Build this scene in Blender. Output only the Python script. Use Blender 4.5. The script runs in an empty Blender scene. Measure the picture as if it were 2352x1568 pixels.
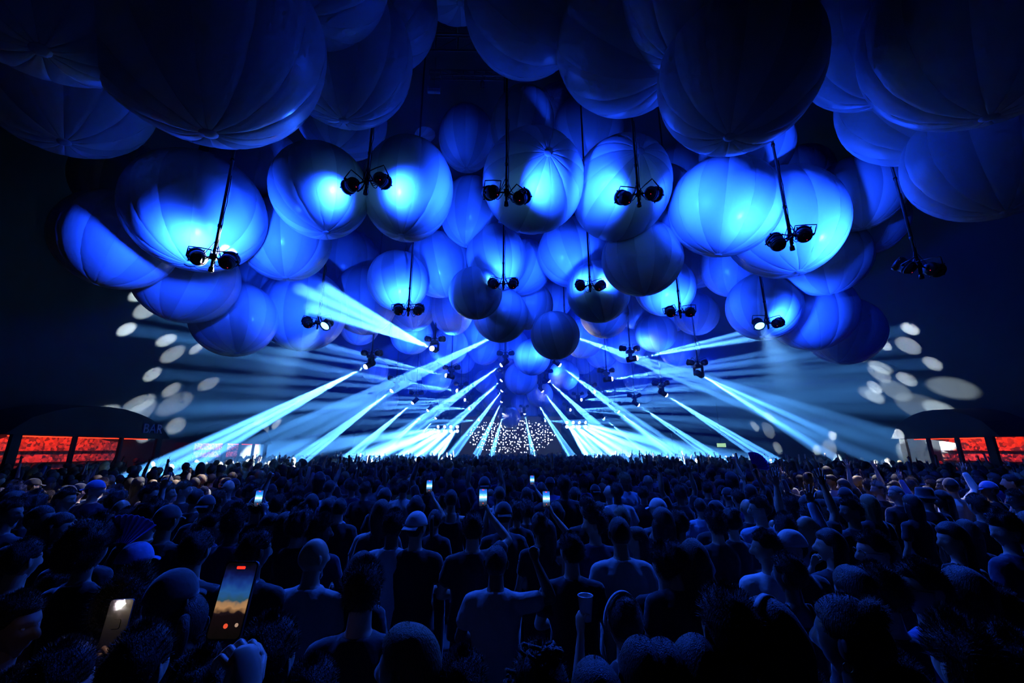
import bpy, math, random
import numpy as np
from mathutils import Vector, Matrix, Euler
random.seed(7)
S=bpy.context.scene
# ---------------------------------------------------------------- camera
F=950.                                   # focal length in pixels of the 2352x1568 frame
PITCH=math.atan(246/F); YAW=math.atan(21/F)
CAM=Vector((0,0,2.30))
cam=bpy.data.cameras.new('camera'); cam_ob=bpy.data.objects.new('camera',cam); S.collection.objects.link(cam_ob); S.camera=cam_ob
cam.sensor_width=36; cam.lens=F/2352*36; cam.clip_start=.05; cam.clip_end=300
cam_ob.location=CAM; cam_ob.rotation_euler=(math.pi/2+PITCH,0,-YAW)
ROT=Euler((math.pi/2+PITCH,0,-YAW)).to_matrix()
def ray(px,py): return ROT@Vector(((px-1176)/F,(784-py)/F,-1))
def at(px,py,Y):                          # point of the place at world depth Y
    d=ray(px,py); return CAM+d*(Y/d.y)
def atd(px,py,D): return CAM+ray(px,py)*D # ... at view depth D
def atz(px,py,z):                         # ... at height z
    d=ray(px,py); return CAM+d*((z-CAM.z)/d.z)
# ---------------------------------------------------------------- world, exposure, light levels
w=bpy.data.worlds.new('night'); S.world=w; w.use_nodes=True
w.node_tree.nodes['Background'].inputs[0].default_value=(0,0,0,1); w.node_tree.nodes['Background'].inputs[1].default_value=0
VS=S.view_settings; VS.view_transform='Standard'; VS.look='None'; VS.gamma=1; VS.use_curve_mapping=False; VS.exposure=0.0
CY=S.cycles
CY.max_bounces=2; CY.diffuse_bounces=2; CY.glossy_bounces=1; CY.transmission_bounces=1; CY.volume_bounces=0; CY.transparent_max_bounces=4
CY.use_light_tree=True; CY.light_sampling_threshold=.03; CY.adaptive_threshold=.12; CY.adaptive_min_samples=20; CY.sample_clamp_indirect=4; CY.caustics_reflective=False; CY.caustics_refractive=False
BLUE=(.006,.052,1.); WHITE=(.70,.90,1.); CYAN=(.10,.42,1.)
P_PAR=2000.; P_BEAM=1600000.; P_STAGE=3600000.; P_CROWD_FILL=1400.; P_WASH_FILL=1000.
HAZE=.040
# ---------------------------------------------------------------- materials
def mat(name,col,rough=.6,metal=0.,spec=.5,noise=None,bump=0.,sheen=0.,sheen_r=.35):
    m=bpy.data.materials.new(name); m.use_nodes=True; nt=m.node_tree; b=nt.nodes['Principled BSDF']
    b.inputs['Base Color'].default_value=(*col,1); b.inputs['Roughness'].default_value=rough; b.inputs['Metallic'].default_value=metal
    b.inputs['Specular IOR Level'].default_value=spec
    if sheen: b.inputs['Sheen Weight'].default_value=sheen; b.inputs['Sheen Roughness'].default_value=sheen_r
    if noise:
        sc,amt=noise; tc=nt.nodes.new('ShaderNodeTexCoord'); n=nt.nodes.new('ShaderNodeTexNoise'); n.inputs['Scale'].default_value=sc; n.inputs['Detail'].default_value=3
        nt.links.new(tc.outputs['Object'],n.inputs['Vector'])
        mx=nt.nodes.new('ShaderNodeMix'); mx.data_type='RGBA'; mx.inputs['A'].default_value=(*[c*(1-amt) for c in col],1); mx.inputs['B'].default_value=(*[min(1,c*(1+amt)) for c in col],1)
        nt.links.new(n.outputs['Fac'],mx.inputs['Factor']); nt.links.new(mx.outputs['Result'],b.inputs['Base Color'])
        if bump:
            bp=nt.nodes.new('ShaderNodeBump'); bp.inputs['Strength'].default_value=bump; bp.inputs['Distance'].default_value=.01
            nt.links.new(n.outputs['Fac'],bp.inputs['Height']); nt.links.new(bp.outputs['Normal'],b.inputs['Normal'])
    return m
def emit(name,col,strength):
    m=bpy.data.materials.new(name); m.use_nodes=True; nt=m.node_tree; nt.nodes.clear()
    e=nt.nodes.new('ShaderNodeEmission'); e.inputs[0].default_value=(*col,1); e.inputs[1].default_value=strength
    o=nt.nodes.new('ShaderNodeOutputMaterial'); nt.links.new(e.outputs[0],o.inputs[0])
    m.cycles.emission_sampling='NONE'; return m
# ---------------------------------------------------------------- object helpers
def link(o,parent=None):
    S.collection.objects.link(o)
    if parent is not None: o.parent=parent
    return o
def tag(o,label=None,cat=None,group=None,kind=None):
    if label: o['label']=label
    if cat: o['category']=cat
    if group: o['group']=group
    if kind: o['kind']=kind
    return o
def empty(name,loc=(0,0,0),rot=None):
    o=bpy.data.objects.new(name,None); o.empty_display_size=.1; o.location=loc
    if rot is not None: o.rotation_euler=rot
    return link(o)
def ob(name,me,parent=None,M=None):
    o=bpy.data.objects.new(name,me); link(o,parent)
    if M is not None:
        if parent is None: o.matrix_world=M
        else: o.matrix_local=M
    return o
def set_mat(o,i,m):
    o.material_slots[i].link='OBJECT'; o.material_slots[i].material=m
def aim_matrix(p,t,roll=0.):
    """local -z points from p to t"""
    q=(Vector(t)-Vector(p)).to_track_quat('-Z','Y'); return Matrix.Translation(p)@q.to_matrix().to_4x4()@Matrix.Rotation(roll,4,'Z')
def inv(root): return Matrix.Translation(-Vector(root.location))   # roots are plain empties: moved, never turned
def ring_dirs(p,t,n,off,rot):
    """directions of the n rays a moving head's stencil splits its light into"""
    d=(Vector(t)-Vector(p)).normalized(); u=d.orthogonal().normalized(); w_=d.cross(u); k=math.tan(math.radians(off))
    return [(d+(u*math.cos(rot+2*math.pi*i/n)+w_*math.sin(rot+2*math.pi*i/n))*k).normalized() for i in range(n)]
def spot(name,p,t,deg,power,col,blend=.3,size=.04,parent=None):
    l=bpy.data.lights.new(name,'SPOT'); l.spot_size=math.radians(deg); l.energy=power; l.color=col; l.spot_blend=blend; l.shadow_soft_size=size
    o=bpy.data.objects.new(name,l); S.collection.objects.link(o)
    if parent is not None: o.parent=parent; o.matrix_local=inv(parent)@aim_matrix(p,t)
    else: o.matrix_world=aim_matrix(p,t)
    return o
class MB:
    def __init__(s): s.v=[];s.f=[];s.m=[]; s.mi=0
    def add(s,vs,fs):
        o=len(s.v); s.v+= [tuple(x) for x in vs]; s.f+=[tuple(i+o for i in f) for f in fs]; s.m+=[s.mi]*len(fs)
    def loft(s,rings,caps=True,closed=True):
        n=len(rings[0]); vs=[p for r in rings for p in r]; fs=[]
        for i in range(len(rings)-1):
            for k in range(n if closed else n-1):
                k2=(k+1)%n; fs.append((i*n+k,i*n+k2,(i+1)*n+k2,(i+1)*n+k))
        if caps: fs.append(tuple(range(n-1,-1,-1))); fs.append(tuple((len(rings)-1)*n+k for k in range(n)))
        s.add(vs,fs)
    def box(s,c,d,rot=None):
        c=Vector(c); vs=[]
        for x in (-.5,.5):
            for y in (-.5,.5):
                for z in (-.5,.5):
                    v=Vector((x*d[0],y*d[1],z*d[2]))
                    if rot is not None: v=rot@v
                    vs.append(c+v)
        s.add(vs,[(0,1,3,2),(4,6,7,5),(0,4,5,1),(2,3,7,6),(0,2,6,4),(1,5,7,3)])
    def tube(s,pts,r,n=6,caps=True):
        pts=[Vector(p) for p in pts]; rs=r if isinstance(r,(list,tuple)) else [r]*len(pts)
        rings=[]; u=None
        for i,p in enumerate(pts):
            t=(pts[min(i+1,len(pts)-1)]-pts[max(i-1,0)]).normalized()
            if u is None: u=t.orthogonal().normalized()
            else:
                u=(u-t*u.dot(t)); u=u.normalized() if u.length>1e-6 else t.orthogonal().normalized()
            w=t.cross(u)
            rings.append([p+(u*math.cos(2*math.pi*k/n)+w*math.sin(2*math.pi*k/n))*rs[i] for k in range(n)])
        s.loft(rings,caps)
    def lathe(s,prof,n=16,M=None,caps=True):
        """prof: (radius, height) along local z"""
        rings=[]
        for r,h in prof:
            ring=[Vector((max(r,1e-4)*math.cos(2*math.pi*k/n),max(r,1e-4)*math.sin(2*math.pi*k/n),h)) for k in range(n)]
            if M is not None: ring=[M@p for p in ring]
            rings.append(ring)
        s.loft(rings,caps)
    def ellipsoid(s,c,r,n=14,m=9,rot=None):
        rings=[]; c=Vector(c)
        for i in range(m+1):
            a=-math.pi/2+math.pi*i/m; ring=[]
            for k in range(n):
                b=2*math.pi*k/n
                v=Vector((r[0]*max(math.cos(a),1e-3)*math.cos(b),r[1]*max(math.cos(a),1e-3)*math.sin(b),r[2]*math.sin(a)))
                if rot is not None: v=rot@v
                ring.append(c+v)
            rings.append(ring)
        s.loft(rings)
    def mesh(s,name,mats,smooth=True):
        me=bpy.data.meshes.new(name); me.from_pydata(s.v,[],s.f)
        for m in (mats if isinstance(mats,(list,tuple)) else [mats]): me.materials.append(m)
        if any(s.m): me.polygons.foreach_set('material_index',s.m)
        if smooth: me.polygons.foreach_set('use_smooth',[True]*len(me.polygons))
        me.update(); return me
# ---------------------------------------------------------------- the tent
M_FLOOR=mat('trodden_floor',(.020,.020,.022),.7,noise=(3,.4),bump=.2)
M_TENT=mat('tent_fabric',(.008,.0083,.0087),.8,noise=(.7,.25))
M_DARK=mat('black_metal',(.018,.018,.020),.45,metal=.3)
M_BLACK=mat('black_fabric',(.010,.010,.011),.9)
M_STEEL=mat('dull_steel',(.16,.17,.18),.4,metal=.8)
CX=1.5; HALF=20.5; Y0,Y1=-9.,54.
PROFILE=[(HALF,0),(HALF-.1,2.0),(HALF-.4,4.0),(HALF-1.4,6.2),(HALF-3.2,9.0),(HALF-6,12.5),(HALF-10,15.2),(HALF-15,17.4),(0,18.6)]
def roof_z(x):
    d=abs(x-CX)
    for (x1,z1),(x0,z0) in zip(PROFILE,PROFILE[1:]):
        if x0<=d<=x1: return z0+(z1-z0)*(d-x0)/(x1-x0)
    return PROFILE[-1][1]
def sheet(name,pts_side,ys,thick,mats):
    """fabric sheet through cross-section points, sagging a little between the frames"""
    mb=MB(); nv=len(pts_side); top=[]
    for j,y in enumerate(ys):
        fr=abs(math.sin(math.pi*(y-Y0)/5.0))
        for i,(x,z) in enumerate(pts_side):
            nx,nz=-(1 if x>CX else -1)*.0,0
            k=.10*fr*min(1,i/2); s_=1 if x>CX else -1
            top.append(Vector((x+s_*k,y,z+k*.5)))
    out=[]
    for j,y in enumerate(ys):
        for i,(x,z) in enumerate(pts_side):
            p=top[j*nv+i]; s_=1 if x>CX else -1; out.append(p+Vector((s_*thick,0,thick)))
    fs=[]; n=len(top)
    for j in range(len(ys)-1):
        for i in range(nv-1):
            a=j*nv+i; fs+=[(a,a+1,a+nv+1,a+nv),(n+a+nv,n+a+nv+1,n+a+1,n+a)]
    mb.add(top+out,fs); return ob(name,mb.mesh(name,mats))
ys=[Y0+(Y1-Y0)*i/75 for i in range(76)]
def side(s,a,b): return [(CX+s*x,z) for x,z in PROFILE[a:b]]
tag(sheet('wall_left',side(-1,0,5),ys,.06,[M_TENT]),kind='structure'); tag(sheet('wall_right',side(1,0,5),ys,.06,[M_TENT]),kind='structure')
roof=side(-1,4,9)+list(reversed(side(1,4,8)))
tag(sheet('ceiling',roof,ys,.06,[M_TENT]),kind='structure')
def end_wall(name,y,t):
    mb=MB(); pr=[(CX-x,z) for x,z in PROFILE]+[(CX+x,z) for x,z in reversed(PROFILE[:-1])]
    n=len(pr); mb.add([Vector((x,y,z)) for x,z in pr]+[Vector((x,y+t,z)) for x,z in pr],[tuple(range(n)),tuple(range(2*n-1,n-1,-1))]+[(i,(i+1)%n,n+(i+1)%n,n+i) for i in range(n)])
    tag(ob(name,mb.mesh(name,[M_TENT],False)),kind='structure')
end_wall('wall_back',Y1,.1); end_wall('wall_front',Y0-.1,.1)
mb=MB(); mb.box((CX,(Y0+Y1)/2,-.05),(2*HALF+1,Y1-Y0,.1)); tag(ob('floor',mb.mesh('floor',[M_FLOOR],False)),kind='structure')
# haze: smoke-machine fog, hanging over the stage half of the tent
def fog(name,dens,ya,yb,label):
    hm=bpy.data.materials.new(name); hm.use_nodes=True; nt=hm.node_tree; nt.nodes.clear(); c=(.11,.40,1,1)
    o_=nt.nodes.new('ShaderNodeOutputMaterial'); vs_=nt.nodes.new('ShaderNodeVolumeScatter'); va_=nt.nodes.new('ShaderNodeVolumeAbsorption'); ad_=nt.nodes.new('ShaderNodeAddShader')
    for v in (vs_,va_): v.inputs['Density'].default_value=dens; v.inputs['Color'].default_value=c
    vs_.inputs['Anisotropy'].default_value=.2
    nt.links.new(vs_.outputs[0],ad_.inputs[0]); nt.links.new(va_.outputs[0],ad_.inputs[1]); nt.links.new(ad_.outputs[0],o_.inputs['Volume']); hm.cycles.volume_sampling='EQUIANGULAR'
    mb=MB(); mb.box((CX,(ya+yb)/2,9.5),(2*HALF+3,yb-ya,21)); h=ob(name,mb.mesh(name,[hm],False)); tag(h,label,'haze',kind='stuff')
fog('haze',HAZE,10.8,Y1+1.5,'lit fog hanging over the stage half of the tent')
# roof truss glimpsed through the gap between the near balls
def truss(name,a,b,wd,label,bays=6):
    a=Vector(a);b=Vector(b); t=empty(name,a); tag(t,label,'truss'); ax=(b-a); L=ax.length; ax=ax.normalized(); up=Vector((0,0,1)); sd=ax.cross(up).normalized(); up=sd.cross(ax)
    cs=[sd*wd/2+up*wd/2,-sd*wd/2+up*wd/2,sd*wd/2-up*wd/2,-sd*wd/2-up*wd/2]
    for c in cs:
        m=MB(); m.tube([c,c+ax*L],.03,8); ob('chord',m.mesh('chord',[M_STEEL]),t)
    for i in range(bays+1):
        o1=ax*(L*i/bays)
        for p,q in ((0,1),(2,3),(0,2),(1,3)):
            m=MB(); m.tube([o1+cs[p],o1+cs[q]],.018,6); ob('rung',m.mesh('rung',[M_STEEL]),t)
        if i<bays:
            o2=ax*(L*(i+1)/bays)
            for p,q in ((0,2),(3,1)):
                m=MB(); m.tube([o1+cs[p],o2+cs[q]],.014,6); ob('brace',m.mesh('brace',[M_STEEL]),t)
    return t
p=at(1050,82,11.5); truss('roof_truss',p+Vector((-2.4,0,0)),p+Vector((2.4,0,0)),.62,'steel box truss showing between the dark balls at the top')
p=at(1090,180,13.5); truss('rigging_beam',p+Vector((-1.8,.0,.15)),p+Vector((1.8,.0,.15)),.22,'thin rigging beam above the centre lamp pole',8)
h_=empty('chain_hoist',at(1108,192,13.3)); tag(h_,'small chain hoist hanging from the thin rigging beam','hoist')
m=MB(); m.lathe([(.02,.10),(.07,.09),(.08,.0),(.07,-.08),(.02,-.10)],12); ob('motor',m.mesh('motor',[M_STEEL]),h_)
m=MB(); m.tube([(math.cos(a)*.06,0,-.17+math.sin(a)*.06) for a in [1.5+i*.6 for i in range(9)]],.012,6); ob('hook',m.mesh('hook',[M_STEEL]),h_)
m=MB(); m.tube([(0,0,.1),(0,0,.45)],.01,6); ob('chain',m.mesh('chain',[M_STEEL]),h_)
s_=empty('roof_panel',at(997,207,13.5)); tag(s_,'small pale rectangular box hanging under the dark roof','box')
m=MB(); m.box((0,0,0),(.50,.12,.26)); ob('body',m.mesh('body',[mat('pale_panel',(.30,.30,.32),.6)],False),s_)
for dz in (-.07,.07):
    m=MB(); m.box((0,-.065,dz),(.44,.02,.03)); ob('slat',m.mesh('slat',[M_STEEL],False),s_)
m=MB(); m.tube([(0,0,.13),(0,0,3)],.012,6); ob('hanger',m.mesh('hanger',[M_STEEL]),s_)
# ---------------------------------------------------------------- people: mesh library
from mathutils import noise as mnoise
def vlerp(a,b,t): return Vector(a)*(1-t)+Vector(b)*t
def sst(a,b,x):
    t=max(0.,min(1.,(x-a)/(b-a))); return t*t*(3-2*t)
def capsule(mb,p0,p1,r0,r1,n=10,rings=3):
    p0=Vector(p0);p1=Vector(p1);ax=(p1-p0)
    L=ax.length
    if L<1e-6: ax=Vector((0,0,1))
    ax=ax.normalized(); u=ax.orthogonal().normalized(); w=ax.cross(u)
    prof=[]
    for i in range(rings+1):
        a=-math.pi/2+i*(math.pi/2)/rings; prof.append((p0+ax*r0*math.sin(a),r0*math.cos(a)))
    for i in range(rings+1):
        a=i*(math.pi/2)/rings; prof.append((p1+ax*r1*math.sin(a),r1*math.cos(a)))
    mb.loft([[c+(u*math.cos(2*math.pi*k/n)+w*math.sin(2*math.pi*k/n))*max(r,1e-4) for k in range(n)] for c,r in prof])
def sections(mb,secs,n=18,p=2.4):
    """secs: (z, cx, cy, rx, ry): stacked super-ellipse rings"""
    rings=[]
    for (z,cx,cy,rx,ry) in secs:
        ring=[]
        for k in range(n):
            a=2*math.pi*k/n; c=math.cos(a); s=math.sin(a)
            q=(abs(c)**p+abs(s)**p)**(-1/p)
            ring.append(Vector((cx+rx*c*q,cy+ry*s*q,z)))
        rings.append(ring)
    mb.loft(rings)
def remesh(mb,voxel,iters,ratio=None,subd=False):
    """union of the pieces collected in mb as one continuous skin"""
    me=mb.mesh('tmp',[]); o=bpy.data.objects.new('tmp',me); S.collection.objects.link(o)
    a=o.modifiers.new('r','REMESH'); a.mode='VOXEL'; a.voxel_size=voxel
    b=o.modifiers.new('s','SMOOTH'); b.factor=.5; b.iterations=iters
    if ratio:
        d=o.modifiers.new('d','DECIMATE'); d.ratio=ratio
    dg=bpy.context.evaluated_depsgraph_get(); ev=o.evaluated_get(dg); m2=ev.to_mesh()
    vs=[v.co.copy() for v in m2.vertices]; fs=[tuple(p.vertices) for p in m2.polygons]
    ev.to_mesh_clear(); bpy.data.objects.remove(o); bpy.data.meshes.remove(me)
    return vs,fs
HA,HB,HC=.078,.100,.121
def head_point(th,ph,off=0.):
    """point on the head; th: 0 = face, pi = back; ph: latitude"""
    cp=math.cos(ph); x=HA*math.sin(th)*cp; y=HB*math.cos(th)*cp; z=HC*math.sin(ph)
    lo=sst(.0,.11,-z)
    if y<0: y*=1-.42*lo; x*=1-.16*lo
    else: x*=1-.30*lo; y*=1-.06*lo
    if y<0 and z>-.03: y*=1.03
    x*=1+.05*math.exp(-((z-.035)/.05)**2)
    if y>.03:
        g=lambda c,s,v: math.exp(-((v-c)/s)**2)
        y*=.96
        nz=sst(.035,-.028,z)*sst(-.047,-.036,z)
        y+=.032*nz*math.exp(-(x/(.009+.007*nz))**2)
        y-=.011*(g(.031,.016,abs(x)))*g(.008,.014,z)
        y+=.005*g(.028,.010,z)*sst(.06,.03,abs(x))
        y+=.008*g(-.066,.010,z)*g(0,.022,x)-.004*g(-.066,.0035,z)*g(0,.02,x)
        y+=.010*g(-.103,.016,z)*g(0,.022,x)
        y-=.005*g(-.084,.008,z)*g(0,.022,x)
    k=1+off/.095
    return Vector((x*k,y*k,z*k))
def head_mesh(mb,M,nl=36,nm=30):
    rings=[]
    for i in range(nm+1):
        ph=-math.pi/2+math.pi*(i+.02)/(nm+.04)
        rings.append([M@head_point(2*math.pi*k/nl,ph) for k in range(nl)])
    mb.loft(rings)
    for sx in (-1,1):
        mb.ellipsoid(M@Vector((sx*.080,-.008,-.004)),(.010,.019,.031),10,7,(M.to_3x3()@Matrix.Rotation(sx*.30,3,'Z')@Matrix.Rotation(-.15,3,'X')))
        mb.ellipsoid(M@Vector((sx*.086,-.015,.006)),(.006,.016,.023),8,6,(M.to_3x3()@Matrix.Rotation(sx*.45,3,'Z')))
FING=[(-.030,.070,.0088),(-.010,.079,.0092),(.010,.074,.0088),(.029,.058,.0078)]  # offset across palm, length, radius
def hand(mb,W,d,pn,side,kind):
    """W wrist, d along the hand, pn palm normal, side +1 right hand (thumb on -across side)"""
    W=Vector(W);d=Vector(d).normalized();pn=Vector(pn);pn=(pn-d*pn.dot(d)).normalized()
    ac=d.cross(pn)*side
    root=W+d*.095
    for i,(o,L,r) in enumerate(FING):
        curl={'fist':(1.5,1.7,1.2),'open':(.06,.08,.06),'relax':(.35,.5,.4),'hold':(.75,.95,.7),'point':(.05,.05,.05) if i==0 else (1.5,1.7,1.2)}[kind]
        spread={'open':.24,'relax':.06,'hold':.07}.get(kind,.02)*(i-1.5)
        p=root+ac*o*(1.0)-d*.004*abs(i-1.2); a=0; dirf=(d*math.cos(spread)+ac*math.sin(spread)).normalized()
        p=p-d*.012
        for s_,(fr,c) in enumerate(zip((.45,.32,.25),curl)):
            a+=c; q=p+(dirf*math.cos(a)+pn*math.sin(a))*L*fr*1.1
            capsule(mb,p,q,r*(1-.08*s_),r*(1-.08*(s_+1)),8,2); p=q
    t0=W+d*.035-ac*.030+pn*.008
    if kind in('fist','point'): t1=t0+d*.035-ac*.012+pn*.022; t2=t1+d*.012+ac*.030+pn*.012
    elif kind=='hold': t1=t0+d*.034-ac*.022+pn*.018; t2=t1+d*.026-ac*.002+pn*.018
    else: t1=t0+d*.032-ac*.028+pn*.008; t2=t1+d*.028-ac*.012+pn*.006
    capsule(mb,t0,t1,.0125,.0105,8,2); capsule(mb,t1,t2,.0105,.0085,8,2)
def palm(mb,W,d,pn,side):
    W=Vector(W);d=Vector(d).normalized();pn=Vector(pn);pn=(pn-d*pn.dot(d)).normalized(); ac=d.cross(pn)*side
    rt=Matrix((ac,d,pn)).transposed()
    mb.ellipsoid(W+d*.052,(.043,.062,.017),12,8,rt); mb.ellipsoid(W+d*.078,(.042,.028,.015),12,8,rt)
    mb.ellipsoid(W+d*.035-ac*.022+pn*.006,(.02,.03,.014),10,7,rt)
# arm poses for the right side (x>0); the left is mirrored.  elbow, wrist, hand direction, palm normal, hand
ARM={'down':((.245,-.035,1.13),(.255,.045,.885),(0,.15,-1),(-1,.1,0),'relax'),
 'front':((.255,-.02,1.15),(.13,.21,1.09),(-.5,.8,.25),(-.3,-.2,1),'hold'),
 'phone':((.335,.13,1.50),(.185,.27,1.70),(-.35,.25,.9),(-.8,.5,.1),'hold'),
 'fist':((.40,.04,1.40),(.285,.11,1.625),(-.22,.18,.95),(-.2,1,0),'fist'),
 'up':((.265,.05,1.665),(.235,.10,1.915),(-.1,.1,1),(0,1,0),'open'),
 'upfist':((.275,.06,1.655),(.225,.12,1.90),(-.1,.1,1),(-.2,1,0),'fist'),
 'point':((.255,.05,1.67),(.24,.09,1.93),(0,.1,1),(-.3,1,0),'point'),
 'wave':((.34,.03,1.58),(.30,.10,1.83),(.05,.1,1),(0,1,0),'open'),
 'mouth':((.27,.12,1.22),(.07,.20,1.44),(-.35,-.1,.9),(-.6,-.8,.1),'hold'),
 'cup':((.27,.10,1.24),(.17,.24,1.50),(-.05,.2,.98),(-.9,.4,0),'hold'),
 'both':((.25,.17,1.42),(.10,.33,1.66),(-.25,.2,.95),(-.7,.6,0),'hold')}
SH=(.170,-.005,1.372)
TORSO_M=[(.90,0,-.005,.155,.105),(1.00,0,0,.150,.103),(1.10,0,0,.148,.102),(1.20,0,.0,.160,.110),(1.30,0,.0,.170,.116),(1.37,0,-.004,.150,.100),(1.42,0,-.01,.100,.074),(1.465,0,-.012,.068,.062)]
TORSO_F=[(.90,0,-.01,.165,.108),(1.00,0,0,.140,.095),(1.10,0,0,.125,.088),(1.20,0,.01,.140,.105),(1.28,0,.015,.150,.115),(1.36,0,-.004,.145,.092),(1.42,0,-.01,.098,.068),(1.465,0,-.012,.060,.056)]
def mirror(p,s): return Vector((p[0]*s,p[1],p[2]))
def head_matrix(yaw,tilt=0.,roll=0.): return Matrix.Translation((0,.012,1.626))@Matrix.Rotation(yaw,4,'Z')@Matrix.Rotation(tilt,4,'X')@Matrix.Rotation(roll,4,'Y')
def build_body(name,sex,larm,rarm,yaw,tilt,mats):
    k=1. if sex=='m' else .88
    mb=MB(); sections(mb,[(z,x,y,rx*.97,ry*.97) for z,x,y,rx,ry in (TORSO_M if sex=='m' else TORSO_F)])
    capsule(mb,(0,-.012,1.42),(0,.004,1.57),.060*k,.054*k,14)
    capsule(mb,(-.06*k,-.005,1.43),(.06*k,-.005,1.43),.036,.036)
    ends=[]
    for s,arm in ((-1,larm),(1,rarm)):
        E,W,d,pn,kind=ARM[arm]; raised=E[2]>1.45
        sh=Vector((SH[0]*s*k,SH[1]+(.02 if raised else 0),SH[2]+(.035 if raised else 0))); E=mirror(E,s); W=mirror(W,s); d=mirror(d,s); pn=mirror(pn,s)
        E.x*=k if not raised else 1
        capsule(mb,(s*.05,-.005,1.395),sh,.055*k,.058*k)
        capsule(mb,sh,vlerp(sh,E,.45),.058*k,.050*k); capsule(mb,vlerp(sh,E,.4),E,.050*k,.038*k)
        capsule(mb,E,vlerp(E,W,.3),.039*k,.043*k); capsule(mb,vlerp(E,W,.3),W,.043*k,.026*k)
        palm(mb,W,d,pn,s); ends.append((W,d,pn,s,kind,sh,E))
    for s in (-1,1):
        capsule(mb,(s*.082,-.005,.90),(s*.10,.01,.50),.070,.052); capsule(mb,(s*.10,.01,.50),(s*.10,-.01,.32),.054,.056); capsule(mb,(s*.10,-.01,.32),(s*.105,-.03,.09),.055,.038)
        capsule(mb,(s*.108,-.04,.045),(s*.125,.15,.035),.042,.034)
    vs,fs=remesh(mb,.011,6,.34)
    out=MB(); out.add(vs,fs)
    for f_i,f in enumerate(out.f):
        if sum(out.v[i][2] for i in f)/len(f)<.085: out.m[f_i]=1
    for (W,d,pn,s,kind,sh,E) in ends: hand(out,W,d,pn,s,kind)
    H=head_matrix(yaw,tilt); head_mesh(out,H)
    out.mi=2
    for s in (-1,1): out.ellipsoid(H@Vector((s*.031,.0700,.008)),(.0125,.0125,.0110),8,6)
    me=out.mesh(name,mats)
    return me,ends
def build_shirt(name,sex,ends,style,mat,seed):
    k=1. if sex=='m' else .88
    rnd=random.Random(seed); g=.020 if sex=='m' else .012
    T=[(z,x,y,rx+g+(.012 if z<1.1 else 0),ry+g) for z,x,y,rx,ry in (TORSO_M if sex=='m' else TORSO_F) if z<1.45]
    if style=='tank': T=[t for t in T if t[0]<1.40]
    T=[(.83,0,0,T[0][3]+.006,T[0][4]+.006)]+T
    if style!='tank': T.append((1.462,0,-.012,.080*k,.074*k))
    mb=MB(); sections(mb,T)
    if style=='tank':
        for s in (-1,1): mb.tube([(s*.085*k,.085,1.34),(s*.088*k,.05,1.43),(s*.088*k,-.02,1.455),(s*.085*k,-.09,1.36)],[.024]*4,8)
    else:
        capsule(mb,(-.06*k,-.008,1.425),(.06*k,-.008,1.425),.048,.048)
        for (W,d,pn,s,kind,sh,E) in ends:
            capsule(mb,(s*.05,-.008,1.405),sh,.062*k,.070*k)
            if style=='long':
                capsule(mb,sh,E,.070*k,.054*k); capsule(mb,E,vlerp(E,W,.93),.057*k,.042*k)
            else:
                e=vlerp(sh,E,.62); capsule(mb,sh,e,.070*k,.066*k,12,1)
    vs,fs=remesh(mb,.013,4,.5)
    # folds: pulls and creases in the cloth
    n_acc=[Vector() for _ in vs]
    for f in fs:
        a,b,c=vs[f[0]],vs[f[1]],vs[f[2]]; nn=(b-a).cross(c-a)
        for i in f: n_acc[i]+=nn
    off=Vector((rnd.uniform(0,50),rnd.uniform(0,50),rnd.uniform(0,50)))
    for i,v in enumerate(vs):
        q=Vector((v.x*14+v.z*4,v.y*14,v.z*5.5-abs(v.x)*9))+off
        a=mnoise.noise(q)*.011+(1-abs(mnoise.noise(q*2.1)))*.006-.005
        if n_acc[i].length>1e-9: vs[i]=v+n_acc[i].normalized()*a*(1.15 if v.z<1.38 else .5)
    out=MB(); out.add(vs,fs); return out.mesh(name,mat)
def build_trousers(name,mat,sex):
    mb=MB(); w=.0 if sex=='m' else .008
    sections(mb,[(.82,0,-.004,.150+w,.100),(.90,0,-.004,.140+w,.090),(.98,0,-.004,.125,.075)])
    for s in (-1,1):
        capsule(mb,(s*.082,-.005,.84),(s*.10,.01,.50),.086,.070); capsule(mb,(s*.10,.01,.50),(s*.105,-.02,.12),.074,.062)
    vs,fs=remesh(mb,.018,3,.5); out=MB(); out.add(vs,fs); return out.mesh(name,mat)
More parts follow.
